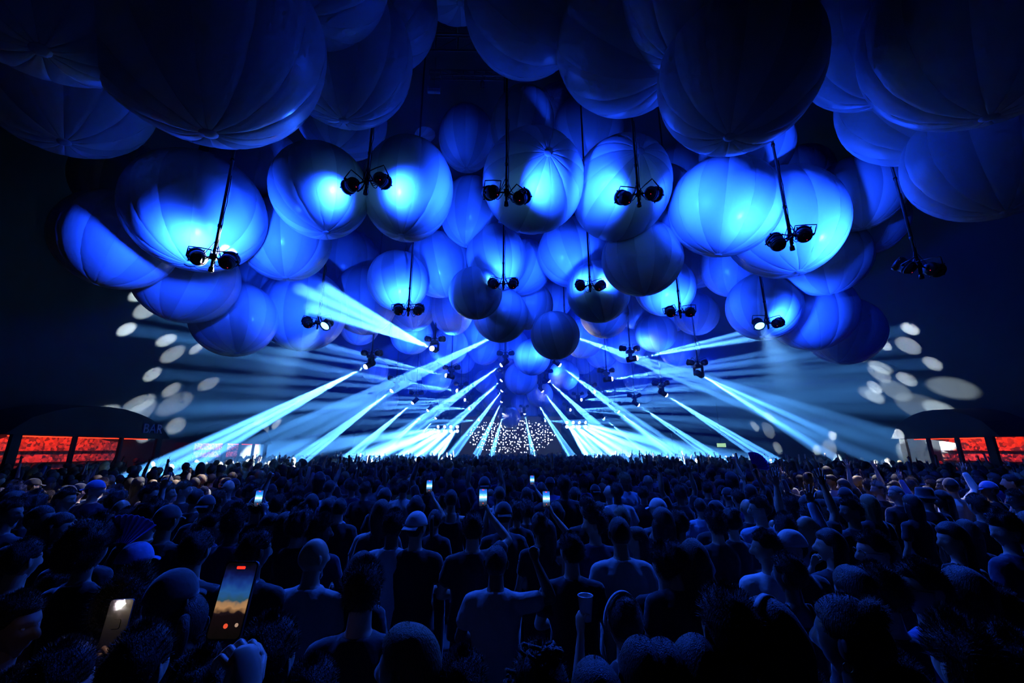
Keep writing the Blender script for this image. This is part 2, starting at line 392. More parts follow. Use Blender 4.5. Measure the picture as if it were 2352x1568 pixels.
# ---- hair and hats, in head coordinates (origin at the head centre, face towards +y)
def hair_shell(mb,rnd,thick,line,noise_a,noise_f,blades,blade_len,lift=0.,back_low=-.62):
    """cap of hair following the skull. line: latitude of the hairline at the forehead"""
    nl,nm=44,16; off=Vector((rnd.uniform(0,99),rnd.uniform(0,99),rnd.uniform(0,99)))
    def low(th):
        t=abs(((th+math.pi)%(2*math.pi))-math.pi)     # 0 face, pi back
        side=sst(.75,1.25,t); back=sst(1.6,2.3,t)
        return line*(1-side)+(.12*(1-back)+back_low*back)*side
    rings=[]
    for i in range(nm+1):
        ring=[]
        for k in range(nl):
            th=2*math.pi*k/nl; l=low(th); ph=l+(math.pi/2-.01-l)*i/nm
            t=thick*sst(0,.22,i/nm)*(1+lift*max(0,math.sin(ph))*(.5+.5*math.cos(th)))
            p=head_point(th,ph); q=mnoise.noise(p*noise_f+off)*noise_a*sst(0,.3,i/nm)
            ring.append(head_point(th,ph,max(-.004,t+q)) if i else head_point(th,ph,-.004))
        rings.append(ring)
    mb.loft(rings,caps=True)
    for _ in range(blades):
        i=rnd.randrange(1,nm); k=rnd.randrange(nl); a=rings[i][k]; b=rings[i][(k+1)%nl]; c=rings[min(i+1,nm)][k]
        base=a.lerp(b,rnd.random()).lerp(c,rnd.random()); n=base.normalized()
        d=(n*rnd.uniform(.5,1)+Vector((rnd.uniform(-.6,.6),rnd.uniform(-.6,.6),rnd.uniform(-.5,.5)))).normalized()
        u=n.cross(d); u=u.normalized()*.0016 if u.length>1e-5 else Vector((.0016,0,0))
        mb.add([base-u-n*.004,base+u-n*.004,base+d*blade_len*rnd.uniform(.5,1.2)],[(0,1,2)])
def hair_long(mb,rnd,length,wave,vol):
    hair_shell(mb,rnd,.016+vol*.4,.42,.006,14,160,.010)
    off=Vector((rnd.uniform(0,99),rnd.uniform(0,99),rnd.uniform(0,99)))
    nl=48; rings=[]; z0=.075; steps=15
    for i in range(steps+1):
        f=i/steps; z=z0-(length+z0)*f; ring=[]
        wx=.088+vol+.020*math.sin(min(1,f*1.6)*math.pi)-.018*f; wy=.106+vol*.9-.020*f
        wx*=.72+.28*sst(0,.2,f); wy*=.72+.28*sst(0,.2,f)
        for k in range(nl):
            a=2*math.pi*k/nl; s=math.sin(a); c=math.cos(a)   # c=1 front
            strand=(mnoise.noise(Vector((a*7,z*3,0))+off))*.007+(mnoise.noise(Vector((a*3,z*9*wave,5))+off))*.010*wave*sst(.1,.6,f)
            x=s*(wx+strand); y=c*(wy+strand) if c<0 else min(c*.10,.010-.012*abs(s))*(1)
            if c>0: y=-.012+.02*abs(s)-.03*(1-abs(s))
            ring.append(Vector((x,y-.02*f*(1 if c<0 else .3),z+(.0 if i<steps else rnd.uniform(-.02,.02)))))
        rings.append(ring)
    mb.loft(rings)
def make_hair(style,seed):
    rnd=random.Random(seed); mb=MB()
    if style=='buzz': hair_shell(mb,rnd,.004,.5,.0015,30,700,.006)
    elif style=='short': hair_shell(mb,rnd,.013,.48,.007,22,2600,.018,.5)
    elif style=='quiff': hair_shell(mb,rnd,.014,.50,.011,26,2800,.026,1.1)
    elif style=='messy': hair_shell(mb,rnd,.024,.40,.015,24,3200,.032,.5,-.75)
    elif style=='curly': hair_shell(mb,rnd,.040,.40,.026,30,2600,.022,.3,-.8)
    elif style=='afro': hair_shell(mb,rnd,.075,.40,.022,34,3800,.026,.2,-.8)
    elif style=='bob': hair_long(mb,rnd,.17,.3,.010)
    elif style=='long': hair_long(mb,rnd,.34,.35,.004)
    elif style=='wavy': hair_long(mb,rnd,.33,1.2,.014)
    elif style=='bun':
        hair_shell(mb,rnd,.014,.46,.005,20,700,.012); mb.ellipsoid((0,-.075,.105),(.045,.04,.038),16,10)
        for _ in range(700):
            n=Vector((rnd.gauss(0,1),rnd.gauss(0,1),rnd.gauss(0,1))).normalized(); b=Vector((0,-.075,.105))+Vector((n.x*.044,n.y*.039,n.z*.037)); u=n.orthogonal().normalized()*.0016; d=(n+Vector((rnd.uniform(-1,1),rnd.uniform(-1,1),rnd.uniform(-1,1)))).normalized()
            mb.add([b-u,b+u,b+d*.02],[(0,1,2)])
    elif style=='updo':
        hair_shell(mb,rnd,.020,.42,.010,24,1200,.020,.3,-.5)
        for c in ((-.085,-.01,.055),(-.03,-.03,.125),(.02,-.05,.130),(-.10,-.03,.02)):
            for q in range(5):
                p0=Vector(c)+Vector((rnd.uniform(-.03,.03),rnd.uniform(-.03,.03),rnd.uniform(-.02,.02))); pts=[p0+Vector((math.cos(j*.9+q)*.020,math.sin(j*.9+q)*.020,math.sin(j*.7)*.014)) for j in range(9)]
                mb.tube(pts,[.007]*8+[.003],6)
    elif style=='pony':
        hair_shell(mb,rnd,.012,.48,.004,18,600,.010)
        pts=[(0,-.095,.06),(0,-.135,.065),(0,-.155,.02),(0,-.145,-.06),(0,-.135,-.15),(0,-.13,-.22)]
        mb.tube(pts,[.018,.022,.027,.026,.020,.006],12)
    return mb
def make_cap(rev,mats):
    mb=MB(); nl,nm=32,9; rings=[]
    for i in range(nm+1):
        ph=.20+(math.pi/2-.21)*i/nm
        rings.append([head_point(2*math.pi*k/nl,ph if i else .20,.014+.004*math.sin(i/nm*math.pi)) for k in range(nl)])
    rings=[[head_point(2*math.pi*k/nl,.20,.004) for k in range(nl)]]+rings
    mb.loft(rings); mb.ellipsoid((0,0,.131),(.008,.008,.005),8,5)
    s=-1 if rev else 1; rows=[]
    for j in range(6):
        t=j/5; rows.append([Vector((math.sin(a)*(.083+.004*t),s*(math.cos(a)*(.085)+.075*t*math.cos(a)**.7+.01),.030-.016*t*t-.012*abs(math.sin(a))*t)) for a in [(-.95+1.9*q/10) for q in range(11)]])
    top=[p for r in rows for p in r]; n=11; fs=[]
    bot=[p-Vector((0,0,.004)) for p in top]; N=len(top)
    for j in range(5):
        for q in range(10):
            a=j*n+q; fs+=[(a,a+1,a+n+1,a+n),(N+a+n,N+a+n+1,N+a+1,N+a)]
    edge=[q for q in range(n)]+[j*n+10 for j in range(1,6)]+[5*n+q for q in range(9,-1,-1)]+[j*n for j in range(4,0,-1)]
    for i in range(len(edge)):
        a=edge[i]; b=edge[(i+1)%len(edge)]; fs.append((b,a,N+a,N+b))
    mb.add(top+bot,fs)
    return mb.mesh('cap',mats)
def make_bucket(mats):
    mb=MB(); rings=[]
    for r,z in ((.125,.005),(.128,.0),(.100,.045),(.094,.10),(.085,.128),(.01,.134)):
        rings.append([Vector((r*math.sin(2*math.pi*k/28)*.9,r*math.cos(2*math.pi*k/28)*1.08,z)) for k in range(28)])
    mb.loft(rings); return mb.mesh('bucket_hat',mats)
# ---------------------------------------------------------------- the crowd
def skin(name,c): return mat(name,c,.45,noise=(25,.12),sheen=.25)
M_SKIN=[skin('skin_%s'%n,c) for n,c in (('fair',(.52,.34,.26)),('tan',(.42,.26,.18)),('brown',(.20,.115,.075)),('dark',(.085,.05,.035)))]
M_SHOE=mat('shoe_leather',(.02,.02,.02),.5); M_EYE=mat('eye',(.45,.45,.45),.2)
def hairm(n,c):
    m=mat(n,c,.55,spec=.35,sheen=.45,sheen_r=.25); nt=m.node_tree; b=nt.nodes['Principled BSDF']; tc=nt.nodes.new('ShaderNodeTexCoord'); mp=nt.nodes.new('ShaderNodeMapping'); mp.inputs['Scale'].default_value=(70,70,9); t=nt.nodes.new('ShaderNodeTexNoise'); t.inputs['Scale'].default_value=3; t.inputs['Detail'].default_value=3
    nt.links.new(tc.outputs['Object'],mp.inputs[0]); nt.links.new(mp.outputs[0],t.inputs['Vector']); bp=nt.nodes.new('ShaderNodeBump'); bp.inputs['Strength'].default_value=.9; bp.inputs['Distance'].default_value=.006; nt.links.new(t.outputs['Fac'],bp.inputs['Height']); nt.links.new(bp.outputs['Normal'],b.inputs['Normal'])
    mx=nt.nodes.new('ShaderNodeMix'); mx.data_type='RGBA'; mx.inputs['A'].default_value=(*[q*.45 for q in c],1); mx.inputs['B'].default_value=(*[q*1.5 for q in c],1); nt.links.new(t.outputs['Fac'],mx.inputs['Factor']); nt.links.new(mx.outputs['Result'],b.inputs['Base Color']); return m
M_HAIR={'black':hairm('black_hair',(.010,.008,.007)),'brown':hairm('brown_hair',(.045,.026,.015)),'dark':hairm('dark_brown_hair',(.022,.014,.010)),'blond':hairm('blond_hair',(.20,.13,.06)),'grey':hairm('grey_hair',(.22,.21,.20))}
def cloth(n,c,r=.85): return mat(n,c,r,noise=(60,.15),bump=.15,sheen=.7)
M_SHIRT={'k':cloth('black_cotton',(.012,.012,.014)),'n':cloth('navy_cotton',(.015,.022,.06)),'g':cloth('grey_cotton',(.16,.16,.17)),'w':cloth('white_cotton',(.70,.70,.70)),'p':cloth('pale_grey_cotton',(.42,.43,.45)),'b':cloth('blue_cotton',(.06,.12,.36)),'o':cloth('olive_cotton',(.16,.12,.025)),'r':cloth('maroon_cotton',(.10,.015,.02)),'l':cloth('light_blue_cotton',(.25,.42,.60))}
m=cloth('printed_shirt',(.45,.45,.5)); nt=m.node_tree; b=nt.nodes['Principled BSDF']; tc=nt.nodes.new('ShaderNodeTexCoord'); n=nt.nodes.new('ShaderNodeTexNoise'); n.inputs['Scale'].default_value=7; r_=nt.nodes.new('ShaderNodeValToRGB'); r_.color_ramp.interpolation='CONSTANT'
r_.color_ramp.elements[0].color=(.03,.03,.05,1); r_.color_ramp.elements[1].color=(.55,.55,.6,1); r_.color_ramp.elements[1].position=.47
nt.links.new(tc.outputs['Object'],n.inputs['Vector']); nt.links.new(n.outputs['Fac'],r_.inputs[0]); nt.links.new(r_.outputs[0],b.inputs['Base Color']); M_SHIRT['x']=m
M_TROU=[cloth('black_denim',(.012,.012,.014)),cloth('blue_denim',(.03,.045,.09)),cloth('khaki',(.14,.11,.07))]
M_CAP={'k':cloth('black_cap_cloth',(.015,.015,.018)),'w':cloth('pale_cap_cloth',(.55,.56,.58)),'b':cloth('blue_cap_cloth',(.10,.22,.55))}
VAR={'m':('m','down','down',0,0,'tee'),'ml':('m','front','down',.45,0,'tee'),'mr':('m','down','front',-.45,0,'tee'),'mL':('m','down','down',1.35,0,'tee'),'mR':('m','front','down',-1.35,0,'tee'),
'mf':('m','front','front',0,-.12,'tee'),'mp':('m','front','phone',0,.08,'tee'),'mx':('m','front','fist',0,0,'tee'),'mP':('m','down','point',0,.1,'tee'),'mb':('m','both','both',0,.1,'tee'),'mm':('m','mouth','down',1.2,0,'tee'),
'mu':('m','up','up',0,.15,'tee'),'mq':('m','upfist','down',0,.1,'tee'),'mw':('m','down','wave',-.3,.1,'long'),'mt':('m','down','down',.1,0,'tank'),
'f':('f','down','down',0,0,'tee'),'fl':('f','front','down',.5,0,'tank'),'fL':('f','front','front',1.35,0,'tank'),'fR':('f','front','front',-1.35,0,'tee'),'fp':('f','down','phone',0,.08,'tee'),'fu':('f','wave','up',0,.12,'tank'),'fx':('f','mouth','down',1.3,.1,'tee'),'fq':('f','down','upfist',0,.1,'tee'),'fc':('f','cup','down',0,0,'tee')}
LIB={}
for i,(k,v) in enumerate(VAR.items()):
    me,ends=build_body('body',v[0],v[1],v[2],v[3],v[4],[M_SKIN[0],M_SHOE,M_EYE]); sh=build_shirt('shirt',v[0],ends,v[5],M_SHIRT['k'],i)
    W,d,pn,s_,kind,_,_=ends[1]; d=Vector(d).normalized(); pn=Vector(pn).normalized()
    LIB[k]=dict(body=me,shirt=sh,H=head_matrix(v[3],v[4]),sex=v[0],hold=W+d*.115+pn*.022,hold_l=Vector(ends[0][0])+Vector(ends[0][1]).normalized()*.10+Vector(ends[0][2]).normalized()*.045)
TROU={s:build_trousers('trousers',M_TROU[0],s) for s in 'mf'}
HAIR={s:make_hair(s,i+3).mesh('hair',M_HAIR['black']) for i,s in enumerate(('buzz','short','quiff','messy','curly','afro','bob','long','wavy','bun','updo','pony'))}
CAPF=make_cap(False,[M_CAP['k']]); CAPB=make_cap(True,[M_CAP['k']]); BUCKET=make_bucket([M_CAP['k']])
mb=MB()
for s_ in (-1,1):
    mb.tube([(s_*.036+.024*math.cos(a),.094+.004*math.sin(a),.006+.019*math.sin(a)) for a in [j*2*math.pi/12 for j in range(13)]],.0022,5); mb.tube([(s_*.06,.092,.010),(s_*.080,.04,.012),(s_*.083,-.01,.008)],.002,5)
mb.tube([(-.012,.100,.010),(.012,.100,.010)],.002,5); GLASSES=mb.mesh('glasses',[M_DARK])
mb=MB(); rings=[]
for i in range(25):
    a=math.pi*i/24; c=head_point(math.pi/2 if a<math.pi/2 else -math.pi/2,abs(math.pi/2-a)*1+.0 if False else (a if a<math.pi/2 else math.pi-a),.022); rings.append([c+Vector((0,dy,0))+c.normalized()*dr for dy,dr in ((-.011,0),(.011,0),(.011,.006),(-.011,.006))])
mb.loft(rings); HBAND=mb.mesh('headband',[M_CAP['w']])
M_GOLD=mat('metal_jewellery',(.7,.6,.35),.25,metal=1)
mb=MB(); mb.tube([(.083+.004*math.cos(a),-.012+.012*math.cos(a),-.052+.014*math.sin(a)) for a in [j*2*math.pi/12 for j in range(13)]],.0022,5); EARR=mb.mesh('earring',[M_GOLD])
# coarse versions for the far crowd
def low(me,ratio):
    o=bpy.data.objects.new('tmp',me); S.collection.objects.link(o); t=o.modifiers.new('t','TRIANGULATE'); d=o.modifiers.new('d','DECIMATE'); d.ratio=ratio
    ev=o.evaluated_get(bpy.context.evaluated_depsgraph_get()); m2=ev.to_mesh(); m2.calc_loop_triangles()
    v=np.zeros(len(m2.vertices)*3,np.float32); m2.vertices.foreach_get('co',v); f=np.zeros(len(m2.loop_triangles)*3,np.int32); m2.loop_triangles.foreach_get('vertices',f)
    ev.to_mesh_clear(); bpy.data.objects.remove(o); return v.reshape(-1,3),f.reshape(-1,3)
def nohair(style):
    m_=MB(); rnd=random.Random(5)
    if style=='long': hair_long(m_,rnd,.30,.4,.006)
    else: hair_shell(m_,rnd,.014 if style=='short' else .026,.46,.006,22,0,.01)
    return m_.mesh('t',[])
LOW={}
hs={'short':low(nohair('short'),.08),'messy':low(nohair('messy'),.08),'long':low(nohair('long'),.06)}
tl=low(TROU['m'],.02)
q_=1.
for k in ('m','ml','mR','mL','f','fL','mu','mq','mw','fu','mP','mx'):
    b_=low(LIB[k]['body'],(.022 if VAR[k][1] in('down','front') and VAR[k][2] in('down','front') else .032)*q_); s_=low(LIB[k]['shirt'],.028*q_); out=[(0,)+b_,(1,)+s_,(3,)+tl]
    hv,hf=hs['long' if VAR[k][0]=='f' else ('short' if len(LOW)%2 else 'messy')]; H=np.array(LIB[k]['H']); hv=hv@H[:3,:3].T.astype(np.float32)+H[:3,3].astype(np.float32); out.append((2,hv,hf))
    V=np.concatenate([q[1] for q in out]); off=0; Fc=[]; part=[]
    for q in out: Fc.append(q[2]+off); off+=len(q[1]); part+= [q[0]]*len(q[1])
    LOW[k]=(V,np.concatenate(Fc),np.array(part))
# ---------------------------------------------------------------- inflatable balls
def ball_mat(name,col,rough):
    m=mat(name,col,rough,spec=.6); nt=m.node_tree; b=nt.nodes['Principled BSDF']
    tc=nt.nodes.new('ShaderNodeTexCoord'); n=nt.nodes.new('ShaderNodeTexNoise'); n.inputs['Scale'].default_value=5; n.inputs['Detail'].default_value=4
    mp=nt.nodes.new('ShaderNodeMapping'); mp.inputs['Scale'].default_value=(3,3,.6)
    nt.links.new(tc.outputs['Object'],mp.inputs[0]); nt.links.new(mp.outputs[0],n.inputs['Vector'])
    bp=nt.nodes.new('ShaderNodeBump'); bp.inputs['Strength'].default_value=.12; bp.inputs['Distance'].default_value=.03
    nt.links.new(n.outputs['Fac'],bp.inputs['Height']); nt.links.new(bp.outputs['Normal'],b.inputs['Normal'])
    return m
M_BALL=[ball_mat('ball_fabric_satin',(.78,.80,.82),.28),ball_mat('ball_fabric_dull',(.57,.59,.62),.52)]
M_CAPD=ball_mat('ball_end_patch',(.50,.52,.55),.5)
NG=14
def gore_mesh(name,m,nu=8,nv=26,whole=False):
    mb=MB(); vs=[]; fs=[]; cnt=NG if whole else 1
    for g_ in range(cnt):
        base=len(vs)
        for j in range(nv+1):
            ph=-math.pi/2+.045+(math.pi-.09)*j/nv
            for i in range(nu+1):
                u=i/nu; a=2*math.pi*(g_+u)/NG; e=abs(2*u-1)
                r=1+.006*(1-e**4)*math.cos(ph)-.004*e**8
                pk=math.sin(ph*70+u*3)*.0022*max(0,e-.55)/.45     # gathers where the panels are sewn
                r+=pk
                vs.append(Vector((r*math.cos(ph)*math.cos(a),r*math.cos(ph)*math.sin(a),r*math.sin(ph))))
        for j in range(nv):
            for i in range(nu):
                k=base+j*(nu+1)+i; fs.append((k,k+1,k+nu+2,k+nu+1))
    mb.add(vs,fs)
    if whole: mb.m=[(f//(nu*nv))%2 for f in range(len(fs))]
    return mb.mesh(name,m)
GORE=[gore_mesh('gore',[M_BALL[0]]),gore_mesh('gore',[M_BALL[1]])]
WHOLE=gore_mesh('inflatable_ball',M_BALL,4,18,True)
mb=MB(); mb.lathe([(.075,.985),(.073,1.004),(.03,1.012),(.001,1.013)],18); ENDCAP=mb.mesh('end_patch',[M_CAPD])
SPEC=[]
def ball(px,py,rx,ry=None,D=2.4,**kw):
    D=min(D,2*47.*rx/F); SPEC.append([px,py,rx,ry or rx,D,kw])
def relax():
    """slide balls that press into each other apart along the line of sight (real size follows distance)"""
    D0=[s[4] for s in SPEC]
    for it in range(160):
        C=[atd(s[0],s[1],F*s[4]/2/s[2]) for s in SPEC]; moved=False
        for i in range(len(SPEC)):
            for j in range(i):
                a,b=SPEC[i],SPEC[j]; d=(C[i]-C[j]).length; need=.86*(a[4]+b[4])/2
                if d<need:
                    near,far_=(a,b) if a[4]/a[2]<b[4]/b[2] else (b,a); k=.006+.02*(need-d)/need
                    ni=i if near is a else j; fi=j if near is a else i
                    if far_[4]*(1+k)<min(D0[fi]*1.45,3.3) and F*far_[4]/2/far_[2]<47: far_[4]*=1+k; moved=True
                    if near[4]*(1-k)>D0[ni]*.96: near[4]*=1-k; moved=True
        for s,c in zip(SPEC,C):               # keep clear of the lamp poles that hang in front of (or behind) them
            r=s[4]/2*max(1,s[3]/s[2])+.42
            for q in PLINES:
                h=math.hypot(c.x-q.x,c.y-q.y)
                if h<r and c.z+r>q.z-.3:
                    dz=max(0,q.z-.3-c.z)
                    if h*h+dz*dz<r*r:
                        s[4]*=1.012 if c.y>q.y-.25 else .988; moved=True
        if not moved: break
PLINES=[at(*q) for q in ((490,592,7.9),(842,418,7.9),(1163,444,7.9),(1466,446,7.9),(1815,545,7.9),(2110,612,8.6),(730,742,12.5),(938,712,12.5),(1156,652,12.5),(1355,657,12.5),(1562,717,12.5),(1763,742,12.5))]
BALLS=[]
def build_ball(px,py,rx,ry=None,D=2.4,pole=None,label=None,group=None,squash=1.,detail=None):
    """px,py,rx,ry as seen in the photograph (its pixels); D real diameter across"""
    ry=ry or rx; depth=F*D/2/rx; c=atd(px,py,depth)
    if pole is not None:                         # a sewn pole (star of seams) is seen at this spot
        d=ray(*pole).normalized(); o=CAM-c; b_=o.dot(d); disc=b_*b_-(o.dot(o)-(D/2)**2)
        q=CAM+d*(-b_-math.sqrt(max(disc,0))); axis=(q-c).normalized()
        if axis.z<0: axis=-axis
    else:
        axis=Vector((random.uniform(-.25,.25),random.uniform(-.25,.15),1)).normalized()
    R_=axis.to_track_quat('Z','Y').to_matrix().to_4x4()@Matrix.Rotation(random.uniform(0,.4),4,'Z')
    sc=Vector((D/2,D/2,D/2*ry/rx))
    M=Matrix.Translation(c)@R_@Matrix.Diagonal((*sc,1))
    BALLS.append((c,D/2))
    if detail is None: detail=rx>=36
    if not detail:
        o=ob('inflatable_ball',WHOLE,None,M)
    else:
        o=bpy.data.objects.new('inflatable_ball',None); link(o); o.matrix_world=M
        for g_ in range(NG): ob('gore',GORE[g_%2],o,Matrix.Rotation(2*math.pi*g_/NG,4,'Z'))
        ob('end_patch',ENDCAP,o); ob('end_patch',ENDCAP,o,Matrix.Rotation(math.pi,4,'X'))
    tag(o,label,'balloon',group or 'inflatable balls hung under the tent roof')
    return o
B=ball
# near balls overhead, dark from below
B(470,62,255,D=2.7,label='huge dark ball filling the upper left above the leftmost lamp pole')
B(150,185,165,D=2.6,label='dark ball at the far left edge lit faintly along its underside')
B(95,-90,250,D=2.6,label='black ball cut by the top left corner')
B(788,125,155,D=2.3,label='dark ball at the top left of centre above the second lamp pole')
B(868,15,135,D=2.4,label='blue-edged ball half hidden behind the dark top balls left of the truss')
B(1210,18,143,D=2.4,pole=(1335,120),label='dark ball at the top centre just right of the roof truss')
B(1442,84,166,D=2.5,pole=(1545,165),label='dark ball hanging above the fourth lamp pole')
B(1692,172,172,D=2.5,label='dark round ball hanging low above the fifth lamp pole')
B(1590,-20,170,D=2.5,label='black ball cut by the top edge right of centre')
B(2008,88,150,D=2.5,label='dark ball at the upper right beside the gap in the roof')
B(2112,213,156,D=2.6,label='dark blue ball at the right above the rightmost lamp pole')
B(2272,352,152,D=2.6,label='dark ball lowest at the right edge')
B(2270,40,235,D=2.7,label='black ball filling the top right corner')
B(1045,-70,105,D=2.5,label='blue ball barely showing at the top edge above the truss')
B(690,-120,200,D=2.5,label='black ball cut by the top edge left of centre')
# first row, lit by the nearest lamp poles
B(455,488,138,134,D=2.5,label='big blue ball behind the leftmost lamp pole with a bright patch low down')
B(655,548,98,97,D=2.3,label='blue ball tucked low between the leftmost pole and the second pole')
B(272,552,112,D=2.5,label='dim blue ball at the left end of the lit cluster')
B(290,420,95,D=2.5,label='dark blue ball in shadow behind the left end of the cluster')
B(590,400,110,D=2.6,label='shadowed ball between the two leftmost lit balls')
B(737,440,106,108,D=2.4,label='bright blue ball left of the second lamp pole')
B(938,434,101,126,D=2.3,label='tall blue ball with two bright patches right of the second lamp pole')
B(785,268,100,92,D=2.6,label='dim blue ball above the second lamp pole under the dark balls')
B(966,272,50,55,D=2.2,label='small dark ball with a lit wedge near the top left of centre')
B(1072,318,63,80,D=2.2,label='pear-shaped pale blue ball left of the centre pole, upper one of the pair')
B(1080,486,67,85,D=2.0,label='narrow blue ball left of the centre pole, lower one of the pair')
B(1200,290,72,92,D=2.2,label='blue ball behind the top of the centre lamp pole')
B(1284,258,60,62,D=1.9,pole=(1268,228),label='pale blue ball with a star of seams above the centre ball')
B(1225,418,116,118,D=2.35,pole=(1258,352),label='centre ball with a white-hot patch and a star of seams, right of the centre pole')
B(1424,437,109,133,D=2.4,pole=(1462,365),label='tall ball behind the fourth lamp pole with a bright left flank')
B(1508,468,88,D=2.3,label='shadowed ball behind and right of the fourth lamp pole')
B(1661,476,119,112,D=2.4,label='blue ball with two bright patches left of the fifth lamp pole')
B(1798,512,124,127,D=2.55,label='large blue ball behind the fifth lamp pole')
B(1712,345,98,88,D=2.6,label='dim blue ball above the two-patched ball at the right')
B(1842,398,64,62,D=2.2,label='small dark-edged ball at the upper right of the lit cluster')
B(1968,445,92,84,D=2.5,label='dim blue ball at the right end of the cluster, upper of two')
B(2000,508,70,75,D=2.1,label='blue ball at the right end of the cluster below a larger one')
B(1890,592,92,86,D=2.4,label='blue ball low at the right with a bright right edge')
B(1580,400,75,D=2.4,label='black shadowed ball in the gap left of the two-patched ball')
B(1350,300,80,D=2.5,label='dark ball in the gap above the fourth lamp pole')
# second row
B(432,640,103,102,D=2.6,label='blue ball low at the left with a white-lit right edge')
B(540,732,87,D=2.5,pole=(545,812),label='pale blue seamed ball hanging lowest at the left')
B(697,712,94,D=2.75,label='pale blue ball with a white-lit lower right rim, left lamp pole in front')
B(610,650,70,D=2.3,label='dim blue ball between the three low balls at the left')
B(838,690,72,80,D=2.3,label='dim blue ball crossed by the white beams at the left')
B(795,600,75,D=2.5,label='shadowed ball behind the left beams')
B(915,645,68,70,D=2.1,label='blue ball behind the second row pole, left of centre')
B(1010,608,75,76,D=2.35,label='dark blue ball left of the centre poles in the second row')
B(1140,590,68,78,D=2.2,label='blue ball behind the centre pole of the second row')
B(1196,614,68,66,D=2.2,label='blue ball right of the centre pole of the second row')
B(1092,673,61,D=1.85,label='round dark blue ball low in front of the bright far balls, left of centre')
B(1318,580,82,80,D=2.35,label='blue ball right of centre behind the second row pole')
B(1474,594,90,86,D=2.4,label='big smooth blue ball right of centre in the second row')
B(1374,670,72,D=2.0,label='round dark blue ball low under the second row, right of centre')
B(1527,660,67,66,D=2.1,label='blue ball behind the second row pole at the right')
B(1600,600,62,D=2.4,label='shadowed ball right of the second row poles')
B(1684,610,70,72,D=2.3,label='dim blue ball under the two-patched ball at the right')
B(1753,704,78,77,D=2.2,label='blue ball behind the rightmost pole of the second row')
B(1862,716,90,88,D=2.65,label='large blue ball right of the rightmost second row pole')
B(1938,760,77,D=2.9,pole=(1925,832),label='pale greenish seamed ball hanging lowest at the right')
B(1965,685,50,D=2.5,label='small dark teal ball above the pale greenish one')
B(1130,510,70,D=2.5,label='dark ball in the shadow behind the centre ball')
# third row, bright
T3='bright balls of the third row'
B(945,705,57,D=2.2,pole=(950,756),label='white-hot ball behind the second row pole left of centre',group=T3)
B(1038,712,48,58,D=2.0,pole=(1045,768),label='bright seamed ball below the dark second row balls, left of centre',group=T3)
B(1150,724,63,D=2.2,label='bright ball just behind the centre moving head',group=T3)
B(1212,700,58,D=2.3,label='ball with a large round hot spot right of the centre moving head',group=T3)
B(1275,770,56,D=2.0,label='smooth blue ball hanging in front of the other far ones, right of centre',group=T3)
B(1272,690,42,D=2.1,label='small bright ball peeping over the smooth far ball',group=T3)
B(1388,722,55,D=2.2,label='bright crescent ball under the dark ball right of centre',group=T3)
B(1462,708,48,D=2.1,label='bright striped ball right of the crescent ball',group=T3)
B(1506,765,46,44,D=2.0,label='bright seamed ball low at the right of the third row',group=T3)
B(1600,722,48,D=2.1,label='bright striped ball at the right end of the third row',group=T3)
B(1540,722,42,D=2.2,label='white-hot ball behind the second row pole at the right',group=T3)
B(826,750,43,D=2.0,label='pale ball behind the left white beam',group=T3)
B(945,766,48,D=2.1,label='dark-bottomed ball above the left moving head',group=T3)
B(1030,795,45,D=2.3,label='dim blue ball between the moving heads left of centre',group=T3)
B(1338,778,45,D=2.2,label='blue ball behind the right edge of the smooth far ball',group=T3)
B(1560,800,44,D=2.4,label='dim ball behind the beams at the right of the third row',group=T3)
B(1440,790,44,D=2.4,label='dim blue ball behind the right moving head',group=T3)
B(862,850,29,D=1.7,label='small pale ball lit along its right rim below the left beams',group=T3)
# far rows
T4='small far balls above the stage'; far='small far blue ball in the cluster above the stage'
for (x,y,r) in [(1112,800,38),(1000,822,36),(1222,820,42),(1062,830,28),(1197,868,38),(1340,832,27),(1382,808,38),(1295,862,35),(1115,876,27),(1003,868,34),(1166,815,24),(1422,838,34),(890,918,25),(1418,905,22),(1090,760,40),(1180,790,34),(955,845,30),(1460,870,28),(1330,890,26),(1060,890,24),(1240,905,30),(1130,915,25),(1195,925,22),(1160,950,18),(1172,958,24),(1270,925,22),(1300,935,18),(1105,925,18),(1360,870,22),(1215,945,20),(1250,950,17),(1140,940,18),(960,890,22),(1480,905,20)]:
    B(x,y,r,D=2.2,label=far,group=T4)
relax()
OR=['first','second','third','fourth','fifth','sixth','seventh','eighth','ninth','tenth','eleventh','twelfth','thirteenth','fourteenth','fifteenth','sixteenth','seventeenth']
fs_=sorted([s for s in SPEC if s[5]['label']==far],key=lambda s:s[0])
for i,s in enumerate(fs_): s[5]['label']='small far ball above the stage, %s from the %s among the small ones'%((OR[i],'left') if i<17 else (OR[len(fs_)-1-i],'right'))
for s_ in SPEC: build_ball(*s_[:5],**s_[5])
